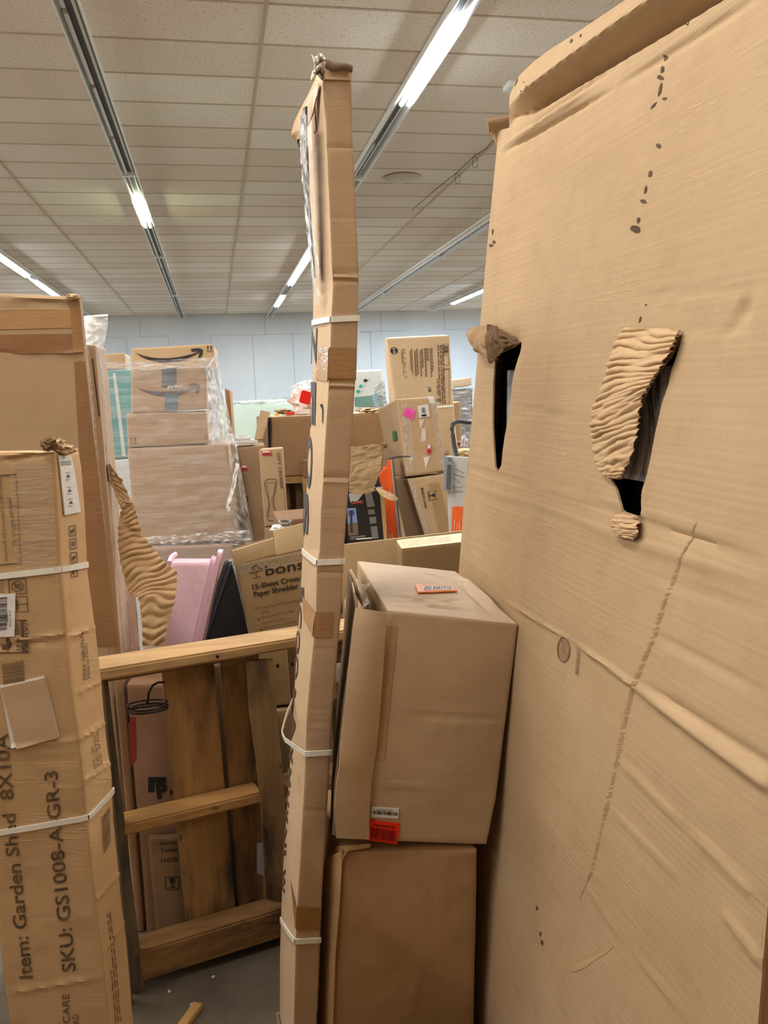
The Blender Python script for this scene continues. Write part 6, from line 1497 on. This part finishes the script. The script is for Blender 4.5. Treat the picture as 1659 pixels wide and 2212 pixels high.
support('support_carton', at(752, 1180, 3.55).x+.02, 3.45, at(885, 1180, 3.6).x, 4.05, .545, kb, 'plain carton under the GAME box and the orange box', 133) if False else None
s_ = support('support_carton', .44, 3.42, .92, 3.69, .54, kb, 'plain carton under the GAME box inside the open bin', 133)
# slate bar
q = MB(); q.tube([at(834, 992, 3.72), at(850, 988, 3.72), at(862, 986, 3.72), at(887, 986, 3.72)], [.004, .006, .006, .003], 8); tag(q.build('slate_rod', flat((92, 92, 96), .4, 0, 'slate_rod')), 'short slate coloured bar sticking out across the leaning carton above the orange box', 'rod')
# distant: white/teal stack, plastic, grey wrapped stack, small cartons
ts = box4((766, 800), (826, 797), .02, .02, 6.2, (.0, .8, 0), seed=141, res=.06, rnd=.01, amp=.004)
ts.build('teal_dotted_stack', card((214, 220, 218), 0, .2, .1, .5, .05, .3), 'white wrapped stack with teal round logos, right of the thin carton near the wall', 'wrapped pallet')
tm = flat((70, 168, 160), .5, 0, 'teal_logo')
for x, y, m_ in ((789, 822, fd), (779, 834, tm), (773, 846, tm)):
    ts.strips('F', (x-4, y+3.5), (x+5, y+3.5), (x-4, y-3.5), [[(.5+.5*math.cos(t), .5+.5*math.sin(t)) for t in [2*math.pi*i/16 for i in range(16)]]], m_, 'printed_logo'); ts.text('F', 'Y', (x+6, y+3), (x+11, y+3), (x+6, y-3), tm, off=.004)
ts.patch('F', [(766, 858), (826, 852), (828, 878), (766, 878)], 'teal_band', flat((110, 150, 142), .5, 0, 'soft_teal'), off=.004)
pb_ = sheet_px([(812, 830, 4.9), (806, 850, 4.9), (806, 866, 4.9), (812, 882, 4.9)], [(830, 818, 4.9), (832, 845, 4.9), (834, 862, 4.9), (836, 872, 4.9)], 'plastic_bag', film_m(.55, (3, 3, 3), (222, 236, 240), 4, .95, 'blue_white_plastic'), 30, 16, .001, rip=.03, pitch=3, jag=1, seed=6, sharp=80)
tag(pb_, 'crinkled clear bluish plastic beside the tall printed carton', 'plastic bag')
sheet_px([(810, 846, 4.88), (808, 860, 4.88), (810, 872, 4.88)], [(812, 846, 4.88), (820, 862, 4.88), (822, 872, 4.88)], 'blue_sheet', flat((150, 200, 232), .4, 0, 'pale_blue'), 6, 4, .001, parent=pb_)
gw = box4((972, 845), (1024, 838), .02, .02, 6.4, (.0, .9, 0), seed=142, res=.06, rnd=.03, amp=.02)
gw.build('grey_wrapped_stack', card((126, 120, 116), 0, .2, .9, .3, .3, .5), 'grey brown film wrapped stack at the far right, left of the big leaning carton', 'wrapped pallet')
flm2 = sheet_px([(970, 838, 6.36), (972, 880, 6.36), (976, 930, 6.36), (980, 985, 6.36)], [(1030, 830, 6.36), (1030, 880, 6.36), (1030, 930, 6.36), (1030, 985, 6.36)], 'film', film_m(.05, (2, 1, 16), (226, 228, 232), 7, .75, 'dark_film'), 30, 10, 0, parent=gw.o, rip=.03, pitch=9)
gt = box4((978, 820), (1018, 814), (1020, 832), (976, 839), 6.4, (0, .6, 0), seed=143, res=.05); gt.build('taped_carton', card((206, 178, 146), 0, .3, .2, .7, .1, .3), 'pale carton on top of the grey wrapped stack at the far right', 'cardboard box')
rc = box4((975, 870), (995, 866), .02, .02, 5.4, (.02, .3, 0), seed=144, res=.04, rnd=.01, amp=.004); rc.build('worn_carton', card((200, 164, 120), 0, .3, .6, .8, .3, .6), 'battered upright carton with a red label, between the printed carton and the grey wrapped stack', 'cardboard box')
redlabel(rc, 'F', 984, 952, 13, 10, .5)
ww = MB().tube([at(944, 881, 4.4), at(978, 878, 4.4)], .008, 8).build('white_rod', flat((232, 226, 206), .5, 0, 'cream_rod'), t3.o)  # unsupported pale rod, simply parented to the printed carton
crumple('yellow_scrap', at(1004, 977, 4.3), (.05, .04, .02), flat((226, 210, 158), .6, 0, 'cream_scrap'), 3, None, 3, .5, 'crumpled cream paper just above the grey rack package', 'paper scrap')
crumple('white_scrap', at(1003, 958, 4.6), (.018, .02, .05), flat((212, 210, 216), .4, 0, 'white_scrap'), 8, None, 3, .5, 'white and purple crinkled wrapper above the grey rack package', 'wrapper')
